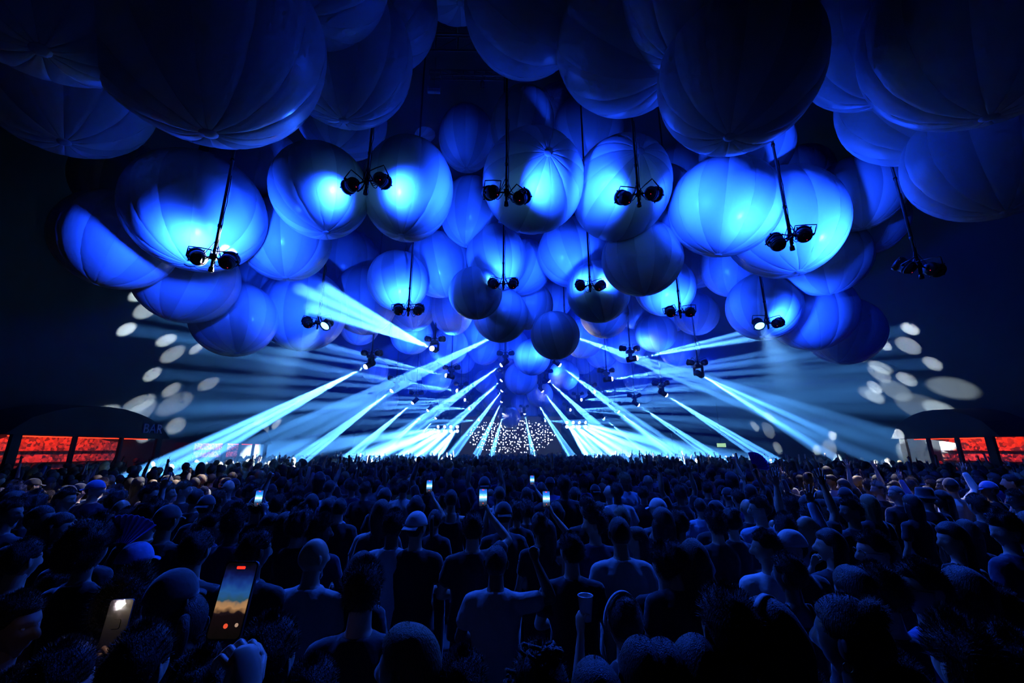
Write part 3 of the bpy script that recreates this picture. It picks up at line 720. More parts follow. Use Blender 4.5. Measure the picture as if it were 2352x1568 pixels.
# ---------------------------------------------------------------- lamp poles
M_LENSB=emit('blue_lens_glow',(.10,.45,1),9.); M_LENSW=emit('white_lens_glow',(.85,.95,1),60.); M_FILL_LENS=emit('added_downlight_lens',(.05,.25,1),1.); M_RED=emit('red_indicator',(1,.03,.10),1.6)
M_CAN=mat('black_lamp_housing',(.010,.010,.012),.4,metal=.1); M_CABLE=mat('black_cable',(.012,.012,.014),.5)
mb=MB(); mb.lathe([(.02,.185),(.075,.180),(.125,.155),(.150,.11),(.152,.085),(.160,.083),(.160,.065),(.152,.063),(.152,.035),(.160,.033),(.160,.015),(.152,.013),(.155,-.11),(.175,-.115),(.178,-.19),(.155,-.19),(.150,-.15),(.001,-.149)],20)
mb.box((0,.0,.19),(.07,.12,.03)); mb.lathe([(.02,.215),(.026,.20),(.02,.185)],8)
for sx in (-1,1): mb.lathe([(.03,-.01),(.03,.035),(.012,.04)],10,Matrix.Translation((sx*.155,0,-.02))@Matrix.Rotation(sx*math.pi/2,4,'Y'))
for a in range(4):
    an=math.pi/4+a*math.pi/2; mb.box((.185*math.cos(an),.185*math.sin(an),-.175),(.03,.03,.02),Matrix.Rotation(an,3,'Z'))
CAN=mb.mesh('lamp_can',[M_CAN])
mb=MB(); mb.lathe([(.148,-.158),(.10,-.170),(.001,-.175)],18); LENSB=mb.mesh('lens',[M_LENSB])
mb=MB(); mb.tube([(-.20,0,-.03),(-.20,.16,.05),(-.20,.24,.09),(0,.25,.09),(.20,.24,.09),(.20,.16,.05),(.20,0,-.03)],.013,6); YOKE=mb.mesh('yoke',[M_DARK])
mb=MB(); mb.ellipsoid((.05,-.07,.177),(.008,.008,.006),8,5); LED=mb.mesh('indicator_light',[M_RED])
def loop(a,b,sag,rnd):
    a=Vector(a);b=Vector(b); s_=Vector((rnd.uniform(-.06,.06),rnd.uniform(-.06,.06),-sag)); return [a.lerp(b,t)+s_*math.sin(math.pi*t) for t in [i/9 for i in range(10)]]
def par(root,p,t,rnd,size=1.,power=P_PAR,deg=78,col=BLUE,glow=True,led=True,lit=True):
    """one can lamp at p aimed at t, part of the pole thing 'root'"""
    M=inv(root)@aim_matrix(p,t,rnd.uniform(-.3,.3))@Matrix.Scale(size,4)
    c=ob('lamp_can',CAN,root,M); ob('lens',LENSB,c); ob('yoke',YOKE,c)
    if led: ob('indicator_light',LED,c)
    d=(Vector(t)-Vector(p)).normalized()
    if lit and power: spot('lamp_light',Vector(p)+d*.24*size,t,deg,power,col,1.0,.12,root)
    return c
def pole_parts(root,bottom,ztop,rnd,r=.028,knots=3,far=False):
    ztop=roof_z(bottom[0])+.03
    b=inv(root)@Vector(bottom); L=ztop-bottom[2]
    m=MB(); m.tube([b,b+Vector((0,0,L))],r,8)
    for i in range(3): m.tube([b+Vector((0,0,.9+i*1.6)),b+Vector((0,0,.96+i*1.6))],r*1.35,8)
    ob('pole',m.mesh('pole',[M_DARK]),root)
    if far: return
    # supply cable strapped to the pole, bulging between the ties
    m=MB(); pts=[b+Vector((r*1.2+.012*abs(math.sin(i*.9))+rnd.uniform(0,.012),rnd.uniform(-.01,.01),.05+i*.16)) for i in range(14)]; m.tube(pts,.009,5); ob('cable',m.mesh('cable',[M_CABLE]),root)
ORD=['leftmost','second from the left','third from the left','third from the right','second from the right','rightmost']
POLES=[]
def twin_pole(px,py,Y,tl,tr,label,group,size=1.,power=P_PAR,ztop=13.0,spread=.31,dz=(0,0),lit=(1,1),deg=78,colr=None):
    rnd=random.Random(int(px*7+py)); p=at(px,py,Y); root=empty('lamp_pole',p); tag(root,label,'lamp pole',group)
    pole_parts(root,p+Vector((0,0,-.20)),ztop,rnd)
    m=MB(); m.tube([(-spread*.8,0,dz[0]*.8),(0,-.01,.02),(spread*.8,0,dz[1]*.8)],.018,6); m.box((0,0,.02),(.09,.09,.12)); ob('cross_arm',m.mesh('cross_arm',[M_DARK]),root)
    for s_,t_,d_,li in ((-1,tl,dz[0],lit[0]),(1,tr,dz[1],lit[1])):
        q=p+Vector((s_*spread,0,d_)); par(root,q,t_,rnd,size*.95,power*li,lit=bool(li),deg=deg if not(colr and colr[(s_+1)//2]) else 34,col=(colr and colr[(s_+1)//2]) or BLUE)
        for k in range(3):
            m=MB(); m.tube(loop((0.02*s_,.0,.10+.14*k),(s_*spread*.85,rnd.uniform(-.05,.02),d_+rnd.uniform(-.02,.08)),rnd.uniform(.10,.30),rnd),.008,5); ob('cable',m.mesh('cable',[M_CABLE]),root)
    if Y<9:                                   # small blue lamp added on the pole end to rim-light the crowd below
        m=MB(); m.lathe([(.02,.0),(.045,-.01),(.05,-.10),(.040,-.10),(.036,-.03),(.001,-.03)],12,Matrix.Translation((0,0,-.20))); dl=ob('added_downlight',m.mesh('added_downlight',[M_CAN]),root); m=MB(); m.lathe([(.034,-.045),(.001,-.046)],10,Matrix.Translation((0,0,-.20))); ob('lens',m.mesh('lens',[M_FILL_LENS]),dl)
        spot('added_crowd_fill',p+Vector((0,0,-.31)),p+Vector((0,-4.2,-6.2)),100,P_CROWD_FILL*(.45 if abs(p.x-1.5)>6 else 1),(.015,.10,1.),.9,.05,root)
    return root
G1='lamp poles of the front row'; G2='lamp poles of the second row'
Y1_=7.9
def bt(px,py,Y): return at(px,py,Y)
T=[((490,592),(405,520,9.2),(610,535,9.4),(0,-.08)),((842,418),(735,462,8.9),(922,440,8.8),(-.08,.06)),((1163,444),(1052,462,9.6),(1288,412,8.9),(.02,-.10)),((1466,446),(1368,440,9.2),(1590,458,8.8),(-.10,.02)),((1815,545),(1728,492,8.7),(1830,500,9.0),(-.14,.06)),((2110,612),(1955,565,9.3),(2230,640,9.0),(0,-.06))]
for i,(a,l,r,dz) in enumerate(T):
    twin_pole(a[0],a[1],Y1_ if i!=5 else 8.6,at(*l),at(*r),'black pole with two can lamps, %s in the front row'%ORD[i],G1,dz=dz,lit=(1,1) if i!=5 else (2.2,0),deg=(112,78,78,82,100,80)[i])
T=[((730,742),(690,690,14.5),(330,1112,8.6)),((938,712),(915,655,14.2),(1010,640,14.6)),((1156,652),(1090,610,14.6),(1215,600,14.8)),((1355,657),(1318,600,14.6),(1450,610,14.5)),((1562,717),(1520,665,14.6),(1600,700,17)),((1763,742),(1960,1112,8.8),(1880,700,14.2))]
for i,(a,l,r) in enumerate(T):
    twin_pole(a[0],a[1],12.5,at(*l),at(*r),'black pole with two can lamps, %s in the second row'%ORD[i],G2,power=P_PAR*.7,deg=120,lit=((1,3),(1,1),(1,1),(1,1),(1,1),(3,1))[i],colr={0:(None,(1,.93,.85)),5:((1,.93,.85),None)}.get(i))
# moving heads
mb=MB(); mb.box((0,0,0),(.34,.26,.12)); mb.box((0,0,.09),(.12,.10,.08)); mb.box((.0,-.132,.0),(.20,.01,.06)); MHBASE=mb.mesh('base',[M_CAN],False)
mb=MB()
for sx in (-1,1):
    mb.box((sx*.185,0,-.19),(.05,.13,.30)); mb.lathe([(.075,-.028),(.075,.028)],14,Matrix.Translation((sx*.185,0,-.34))@Matrix.Rotation(math.pi/2,4,'Y'))
mb.box((0,0,-.075),(.42,.14,.05)); MHYOKE=mb.mesh('yoke',[M_CAN],False)
mb=MB(); mb.lathe([(.03,.20),(.11,.19),(.135,.15),(.14,.02),(.125,-.06),(.135,-.10),(.135,-.26),(.118,-.27),(.11,-.25),(.001,-.25)],18); mb.box((0,.0,.12),(.30,.10,.12)); MHHEAD=mb.mesh('head',[M_CAN])
mb=MB(); mb.lathe([(.112,-.252),(.112,-.275),(.095,-.315),(.055,-.34),(.001,-.35)],18); MHLENS=mb.mesh('lens',[M_LENSW])
def moving_head(lens,Y,tgt,row,col,beam=1.,deg=9.5,parw=0.,n=5,label=None,par_t=None,rad=.2,pc=None):
    rnd=random.Random(int(lens[0]*11+lens[1])); L=at(*lens,Y); t=at(*tgt); d=(t-L).normalized(); P=L-d*.27
    base=P+Vector((0,0,.34)); root=empty('moving_head_pole',base)
    tag(root,label,'stage light','moving heads hung on poles in rows')
    far=Y>26
    pole_parts(root,base+Vector((0,0,.10)),12.5,rnd,.022,far=far)
    yaw=Matrix.Rotation(math.atan2(d.y,d.x)+math.pi/2,4,'Z')
    ob('base',MHBASE,root); y_=ob('yoke',MHYOKE,root,yaw)
    h=ob('head',MHHEAD,root,inv(root)@aim_matrix(P,t)); ob('lens',MHLENS if beam else LENSB,h)
    m=MB(); m.tube([(-.27,0,.16),(0,0,.20),(.27,0,.16)],.016,6); m.box((0,0,.18),(.07,.07,.10)); ob('cross_arm',m.mesh('cross_arm',[M_DARK]),root)
    for i,s_ in enumerate((-1,1)):
        q=base+Vector((s_*.30,0,.16)); tt=q+Vector((s_*1.3,1.5,.55)) if par_t is None else at(*par_t[i])
        par(root,q,tt,rnd,.8,P_PAR*parw,deg=120,led=False,lit=parw>0 and (i==0 or Y<30))
    if not far:
        for k in range(3):
            m=MB(); m.tube(loop((0,.02,.25+.1*k),(rnd.choice((-1,1))*.22,-.04,.10),rnd.uniform(.05,.16),rnd),.007,5); ob('cable',m.mesh('cable',[M_CABLE]),root)
    if beam:
        spot('beam_light',L+d*.12,t,8. if col not in(1,4,5) else 4.2,P_BEAM*beam*(.22 if col not in(1,4) else .2),pc or WHITE,.5,.02,root)
        for k,q in enumerate(ring_dirs(L,t,3,deg*.31,rnd.uniform(0,6))):
            spot('beam_light',L+d*.12,L+q*10,2.5 if col not in(1,4) else 3.,P_BEAM*beam*(1,.65,.85,.4,.8)[k%5]*(1 if col not in(1,4) or row==3 else .45),pc or WHITE,.6,.03,root)
    return root
COLN=['leftmost','second from left','third from left','third from right','second from right','rightmost']; ROWN={3:'third row',4:'fourth row',5:'fifth row',6:'sixth row',7:'seventh row',8:'row nearest the stage'}
MH=[ # row, column, lens pixel, target pixel + depth, beam, blue can power
(3,0,(840,842),(420,1060,14.5),1.3,.5),(3,1,(992,800),(545,600,8.6),.8,.7),(3,2,(1150,765),(700,985,20),.8,.8),(3,3,(1310,770),(1700,908,20),.7,.8),(3,4,(1462,822),(2150,690,16),.7,.7),(3,5,(1612,862),(1880,1015,27),1.4,.5),
(4,0,(900,897),(690,1055,21),1.0,.4),(4,1,(1025,862),(280,700,18),.8,.6),(4,2,(1152,838),(850,1050,23.5),1.0,.7),(4,3,(1285,838),(1560,1050,23.5),1.0,.7),(4,4,(1405,870),(2200,780,19),.8,.6),(4,5,(1530,907),(1760,1052,22.5),1.5,.4),
(5,0,(948,925),(800,1050,27),1.5,.4),(5,1,(1050,897),(220,790,20),.8,.5),(5,2,(1152,873),(960,1048,29),1.4,.5),(5,3,(1261,875),(1450,1048,29),1.4,.5),(5,4,(1365,900),(2150,850,21),.8,.5),(5,5,(1466,930),(1640,1048,28),1.8,.4),
(6,0,(983,942),(870,1048,32),1.8,.3),(6,1,(1068,918),(225,950,21),.8,.4),(6,2,(1153,897),(1035,1046,34),1.8,.4),(6,3,(1246,898),(1365,1046,34),1.8,.4),(6,4,(1335,918),(2075,895,21.5),.8,.4),(6,5,(1420,945),(1550,1046,33),2.0,.3),
(7,0,(1001,960),(920,1046,37),1.8,.3),(7,1,(1078,938),(300,925,22.5),.8,.3),(7,2,(1152,922),(1095,1044,39),2.2,.3),(7,3,(1232,922),(1310,1044,39),2.2,.3),(7,4,(1310,941),(1960,935,23),.8,.3),(7,5,(1387,960),(1490,1046,38),2.2,.3),
(8,0,(1018,962),(1016,1030,43.5),0,.2),(8,1,(1100,964),(700,985,35),1.0,.2),(8,2,(1156,950),(1130,1042,42.5),2.4,.2),(8,3,(1205,950),(1225,1042,42.5),2.4,.2),(8,4,(1252,966),(1700,985,35),1.0,.2),(8,5,(1360,962),(1362,1030,43.5),0,.2)]
YR={3:18.3,4:22.4,5:28,6:33,7:38,8:43}
for (row,col,lens,tgt,beam,pw) in MH:
    moving_head(lens,YR[row],tgt,row,col,beam,deg=9.5 if col not in(1,4) else (9 if row==3 else 13),parw=pw,n=4,label='moving head on a pole, %s in the %s'%(COLN[col],ROWN[row]),rad=.16)
# ---------------------------------------------------------------- stage
M_STAGE=mat('stage_black',(.02,.02,.022),.7)
st=empty('stage',(CX-.6,47,0)); tag(st,'low black stage behind the far crowd','stage')
m=MB(); m.box((0,2.5,.75),(26,6,1.5)); ob('deck',m.mesh('deck',[M_STAGE],False),st)
for k in range(13):
    m=MB(); m.box((-12+2*k,-.55,.75),(1.96,.06,1.44)); ob('front_panel',m.mesh('front_panel',[M_STAGE],False),st)
# LED screen of drifting sparks
sm=bpy.data.materials.new('spark_screen'); sm.use_nodes=True; nt=sm.node_tree; nt.nodes.clear(); N=nt.nodes; LK=nt.links
out=N.new('ShaderNodeOutputMaterial'); em=N.new('ShaderNodeEmission'); tc=N.new('ShaderNodeTexCoord'); LK.new(em.outputs[0],out.inputs[0])
def math_(op,a,b=None,c=None):
    x=N.new('ShaderNodeMath'); x.operation=op
    for i,v in enumerate((a,b,c)):
        if v is None: continue
        if isinstance(v,(int,float)): x.inputs[i].default_value=v
        else: LK.new(v,x.inputs[i])
    return x.outputs[0]
vo=N.new('ShaderNodeTexVoronoi'); vo.inputs['Scale'].default_value=3.9; vo.inputs['Randomness'].default_value=1; LK.new(tc.outputs['Object'],vo.inputs['Vector'])
vo.voronoi_dimensions='2D'
mp=N.new('ShaderNodeMapping'); mp.inputs['Rotation'].default_value=(math.pi/2,0,0); LK.new(tc.outputs['Object'],mp.inputs[0]); LK.new(mp.outputs[0],vo.inputs['Vector'])
sep=N.new('ShaderNodeSeparateColor'); LK.new(vo.outputs['Color'],sep.inputs[0])
dot=math_('LESS_THAN',vo.outputs['Distance'],math_('MULTIPLY_ADD',sep.outputs[0],.17,.08))
on=math_('GREATER_THAN',sep.outputs[1],.2)
sp=N.new('ShaderNodeSeparateXYZ'); LK.new(tc.outputs['Object'],sp.inputs[0])
rr=math_('ADD',math_('POWER',math_('DIVIDE',sp.outputs[0],4.9),2),math_('POWER',math_('DIVIDE',sp.outputs[2],1.9),2))
nz=N.new('ShaderNodeTexNoise'); nz.inputs['Scale'].default_value=1.6; LK.new(tc.outputs['Object'],nz.inputs['Vector'])
msk=math_('LESS_THAN',math_('ADD',rr,math_('MULTIPLY',nz.outputs['Fac'],.8)),1.35)
val=math_('MULTIPLY',math_('MULTIPLY',dot,on),msk)
em.inputs[0].default_value=(1,.97,1,1); LK.new(math_('MULTIPLY_ADD',val,30.,.05),em.inputs[1])
p=at(1174,1001,46.5); sc_=empty('led_screen',p); tag(sc_,'wide LED screen of white sparks above the stage centre','screen')
m=MB(); m.box((0,0,0),(11.0,.04,4.2)); ob('display',m.mesh('display',[sm],False),sc_)
m=MB(); 
for s_ in (-1,1): m.box((s_*5.55,.05,0),(.10,.2,4.4)); m.box((0,.05,s_*2.15),(11.2,.2,.10))
m.box((0,.15,0),(11,.1,4.2)); ob('frame',m.mesh('frame',[M_STAGE],False),sc_)
for s_ in (-1,1):
    m=MB(); m.tube([(s_*5.2,.2,2.1),(s_*5.2,.2,roof_z(p.x+s_*5.2)-p.z)],.05,8); ob('hanging_tube',m.mesh('hanging_tube',[M_DARK]),sc_)
# banks of blinding lamps either side of the stage
def bank(px,py,Y,s_,label):
    p=at(px,py,Y); root=empty('lamp_bank',p); tag(root,label,'stage light','blinding lamp banks beside the stage')
    m=MB(); m.box((0,.10,0),(2.6,.12,.9)); 
    for k in range(5): m.box((-1.25+.625*k,.0,0),(.04,.16,.9))
    ob('frame',m.mesh('frame',[M_DARK],False),root)
    m=MB(); m.tube([(0,.1,.4),(0,.1,roof_z(p.x)-p.z)],.05,8); ob('hanging_tube',m.mesh('hanging_tube',[M_DARK]),root)
    for k in range(4):
        for j in (0,1):
            q=p+Vector((-.94+.625*k,0,.22-.44*j)); tx=(px+s_*(45+ (70*k if s_>0 else 70*(3-k))),1062-10*j,34-3*j); t=at(*tx)
            c=ob('lamp',CAN,root,inv(root)@aim_matrix(q,t)); ob('lens',LENSW2,c)
    for k in range(4):
        q=p+Vector((-.9+.6*k,-.3,.0)); kk=k if s_>0 else 3-k
        t=at(px+s_*(35,85,150,250)[kk],1050,(41.5,40.5,39,37)[kk])
        for q_ in ring_dirs(q,t,3,6.5,k*1.3): spot('bank_light',q,q+q_*10,8.,P_STAGE*(1.2,1.,.8,.45)[kk],WHITE,.7,.12,root)
    spot('bank_glow',p+Vector((0,-.3,0)),at(px+s_*110,1050,40),44,P_STAGE*.008,WHITE,.8,.2,root)
mb=MB(); mb.lathe([(.150,-.158),(.12,-.185),(.001,-.20)],18); LENSW2=mb.mesh('lens',[M_LENSW])
bank(1030,984,43.5,-1,'blinding white lamp bank left of the spark screen')
bank(1322,974,43.5,1,'blinding white lamp bank right of the spark screen')
# wash lamps added on the stage front to rim-light the crowd and fill haze
for k,x in enumerate((-9,-2.5,4.5,11)):
    p=Vector((x,45.6,5.4)); root=empty('added_wash_lamp',p); tag(root,'added wash lamp on the stage front, number %s from the left'%['one','two','three','four','five','six'][k],'stage light','added wash lamps across the stage front')
    c=ob('lamp_can',CAN,root,aim_matrix((0,0,0),(-x*.35,-20,-1.7))); ob('lens',LENSB,c); ob('yoke',YOKE,c)
    m=MB(); m.tube([(0,.1,.1),(0,.1,roof_z(x)-5.4)],.03,6); ob('hanging_tube',m.mesh('hanging_tube',[M_DARK]),root)
    spot('added_wash_light',p+Vector((0,-.25,0)),p+Vector((-x*.35,-20,-1.7)),62,P_WASH_FILL,CYAN,.9,.2,root)
# ---------------------------------------------------------------- bars along the tent sides
def red_panel():
    m=mat('bottle_wall',(.6,.55,.5),.35); nt=m.node_tree; b=nt.nodes['Principled BSDF']; tc=nt.nodes.new('ShaderNodeTexCoord')
    v=nt.nodes.new('ShaderNodeTexVoronoi'); v.inputs['Scale'].default_value=9; nt.links.new(tc.outputs['Object'],v.inputs['Vector'])
    r=nt.nodes.new('ShaderNodeValToRGB'); r.color_ramp.elements[0].color=(.04,.03,.03,1); r.color_ramp.elements[1].color=(.8,.5,.3,1); r.color_ramp.elements[0].position=.15; r.color_ramp.elements[1].position=.85
    s_=nt.nodes.new('ShaderNodeSeparateColor'); nt.links.new(v.outputs['Color'],s_.inputs[0]); nt.links.new(s_.outputs[0],r.inputs[0]); nt.links.new(r.outputs[0],b.inputs['Base Color'])
    return m
M_BOT=red_panel(); M_SIGN=mat('pale_sign_letters',(.45,.47,.5),.5); M_REDLED=emit('red_strip',(1,.03,.01),6.)
def bar(name,side,ya,yb,label,text=None,ztop=2.78,power=90):
    x=CX+side*(HALF-1.0); yc=(ya+yb)/2; L=yb-ya; root=empty(name,(x,yc,0)); tag(root,label,'bar')
    def P(n,c,d,m): 
        q=MB(); q.box(c,d); return ob(n,q.mesh(n,[m],False),root)
    P('back_wall',(side*.85,0,1.5),(.06,L,3.0),M_BOT)
    for k in range(3): P('shelf',(side*.70,0,1.3+.45*k),(.26,L-.2,.03),M_BLACK)
    P('counter',(-side*.95,0,.55),(.5,L,1.1),M_BLACK); P('counter_top',(-side*.95,0,1.12),(.6,L+.1,.05),M_STEEL)
    for y in (-L/2,-L/6,L/6,L/2): P('post',(-side*1.0,y,1.5),(.12,.12 if abs(y)<L/2 else .3,3.0),M_BLACK)
    # arched black awning
    q=MB(); rings=[]
    for i in range(11):
        t=i/10; yy=-L/2-.5+(L+1)*t; hgt=ztop+1.25*math.sin(math.pi*t)**.6
        rings.append([Vector((-side*1.15,yy,ztop)),Vector((-side*1.15,yy,hgt)),Vector((side*.9,yy,hgt+.1)),Vector((side*.9,yy,ztop))])
    q.loft(rings); ob('awning',q.mesh('awning',[M_BLACK],False),root)
    P('light_strip',(-side*.55,0,ztop-.04),(.05,L-.3,.03),M_REDLED)
    l=bpy.data.lights.new('bar_light','AREA'); l.shape='RECTANGLE'; l.size=L-.4; l.size_y=.15; l.energy=power; l.color=(1,.035,.008)
    o=bpy.data.objects.new('bar_light',l); link(o,root); o.location=(-side*.45,0,ztop-.10); o.rotation_euler=(0,side*.85,math.pi/2) if False else (0,0,0)
    o.matrix_local=Matrix.Translation((-side*.45,0,ztop-.10))@Vector((side*1.2,0,-.7)).to_track_quat('-Z','Y').to_matrix().to_4x4()@Matrix.Rotation(0,4,'Z')
    if text:
        cu=bpy.data.curves.new('lettering','FONT'); cu.body=text; cu.size=.62; cu.extrude=.03; cu.align_x='CENTER'; cu.align_y='CENTER'; cu.materials.append(M_SIGN)
        tmp=bpy.data.objects.new('tmp',cu); S.collection.objects.link(tmp); tm=bpy.data.meshes.new_from_object(tmp.evaluated_get(bpy.context.evaluated_depsgraph_get())); bpy.data.objects.remove(tmp); o=bpy.data.objects.new('lettering',tm); link(o,root); o.location=(-side*1.20,L/2-.75,ztop+.42); o.rotation_euler=(math.pi/2,0,-side*math.pi/2)
    return root
bar('bar_kiosk',-1,15.2,21.4,'black awning bar with red-lit bottle wall at the left edge, reading BAR','BAR')
bar('bar_kiosk',-1,26.5,31.0,'smaller red-lit bar further back along the left side',ztop=2.62,power=70)
bar('bar_kiosk',1,17.0,20.8,'red-lit bar with black awning at the right edge')
q=empty('doorway_lamp',at(2152,987,20.6)); tag(q,'tiny warm lamp on the awning corner of the right bar','lamp'); m=MB(); m.ellipsoid((0,0,0),(.05,.05,.04),10,6); ob('bulb',m.mesh('bulb',[emit('warm_bulb',(1,.6,.3),20)]),q); m=MB(); m.lathe([(.03,.03),(.06,.05),(.05,.12),(.01,.13)],10); ob('socket',m.mesh('socket',[M_DARK]),q)
q=empty('exit_sign',at(1657,1022,30)); tag(q,'small glowing green and white sign above the right crowd','sign'); m=MB(); m.box((0,0,0),(.62,.05,.26)); ob('panel',m.mesh('panel',[emit('green_sign',(.55,1,.55),1.6)],False),q); m=MB(); m.box((0,.05,0),(.68,.05,.32)); m.tube([(0,.05,.15),(0,.05,3)],.015,6); ob('housing',m.mesh('housing',[M_DARK],False),q)
PEOPLE=[]   # (x,y,height)
def person(loc,h,var,hair,hc,sc,label,rz=0.,group=None,skin_i=None,extra=(),rnd=random):
    L=LIB[var]; s=h/1.765
    o=ob('person',L['body'],None,Matrix.Translation((loc[0],loc[1],0))@Matrix.Rotation(rz,4,'Z')@Matrix.Scale(s,4))
    set_mat(o,0,M_SKIN[skin_i if skin_i is not None else rnd.choice((0,0,1,1,2,3))])
    c=ob('shirt',L['shirt'],o); set_mat(c,0,M_SHIRT[sc]); c=ob('trousers',TROU[L['sex']],o); set_mat(c,0,rnd.choice(M_TROU))
    if hair in('capf','capb','bucket'):
        c=ob('hair',HAIR['buzz'],o,L['H']); set_mat(c,0,M_HAIR[hc]); c=ob({'capf':'cap','capb':'cap','bucket':'bucket_hat'}[hair],{'capf':CAPF,'capb':CAPB,'bucket':BUCKET}[hair],o,L['H'])
        for e in extra:
            if e in M_CAP: set_mat(c,0,M_CAP[e])
    elif hair!='bald':
        c=ob('hair',HAIR[hair],o,L['H']); set_mat(c,0,M_HAIR[hc])
    for e in extra:
        if e=='glasses': ob('glasses',GLASSES,o,L['H'])
        if e=='earring': ob('earring',EARR,o,L['H']); ob('earring',EARR,o,L['H']@Matrix.Scale(-1,4,(1,0,0)))
        if e=='headband': ob('headband',HBAND,o,L['H'])
    tag(o,label,'person',group or 'crowd facing the stage'); PEOPLE.append((loc[0],loc[1],h)); return o
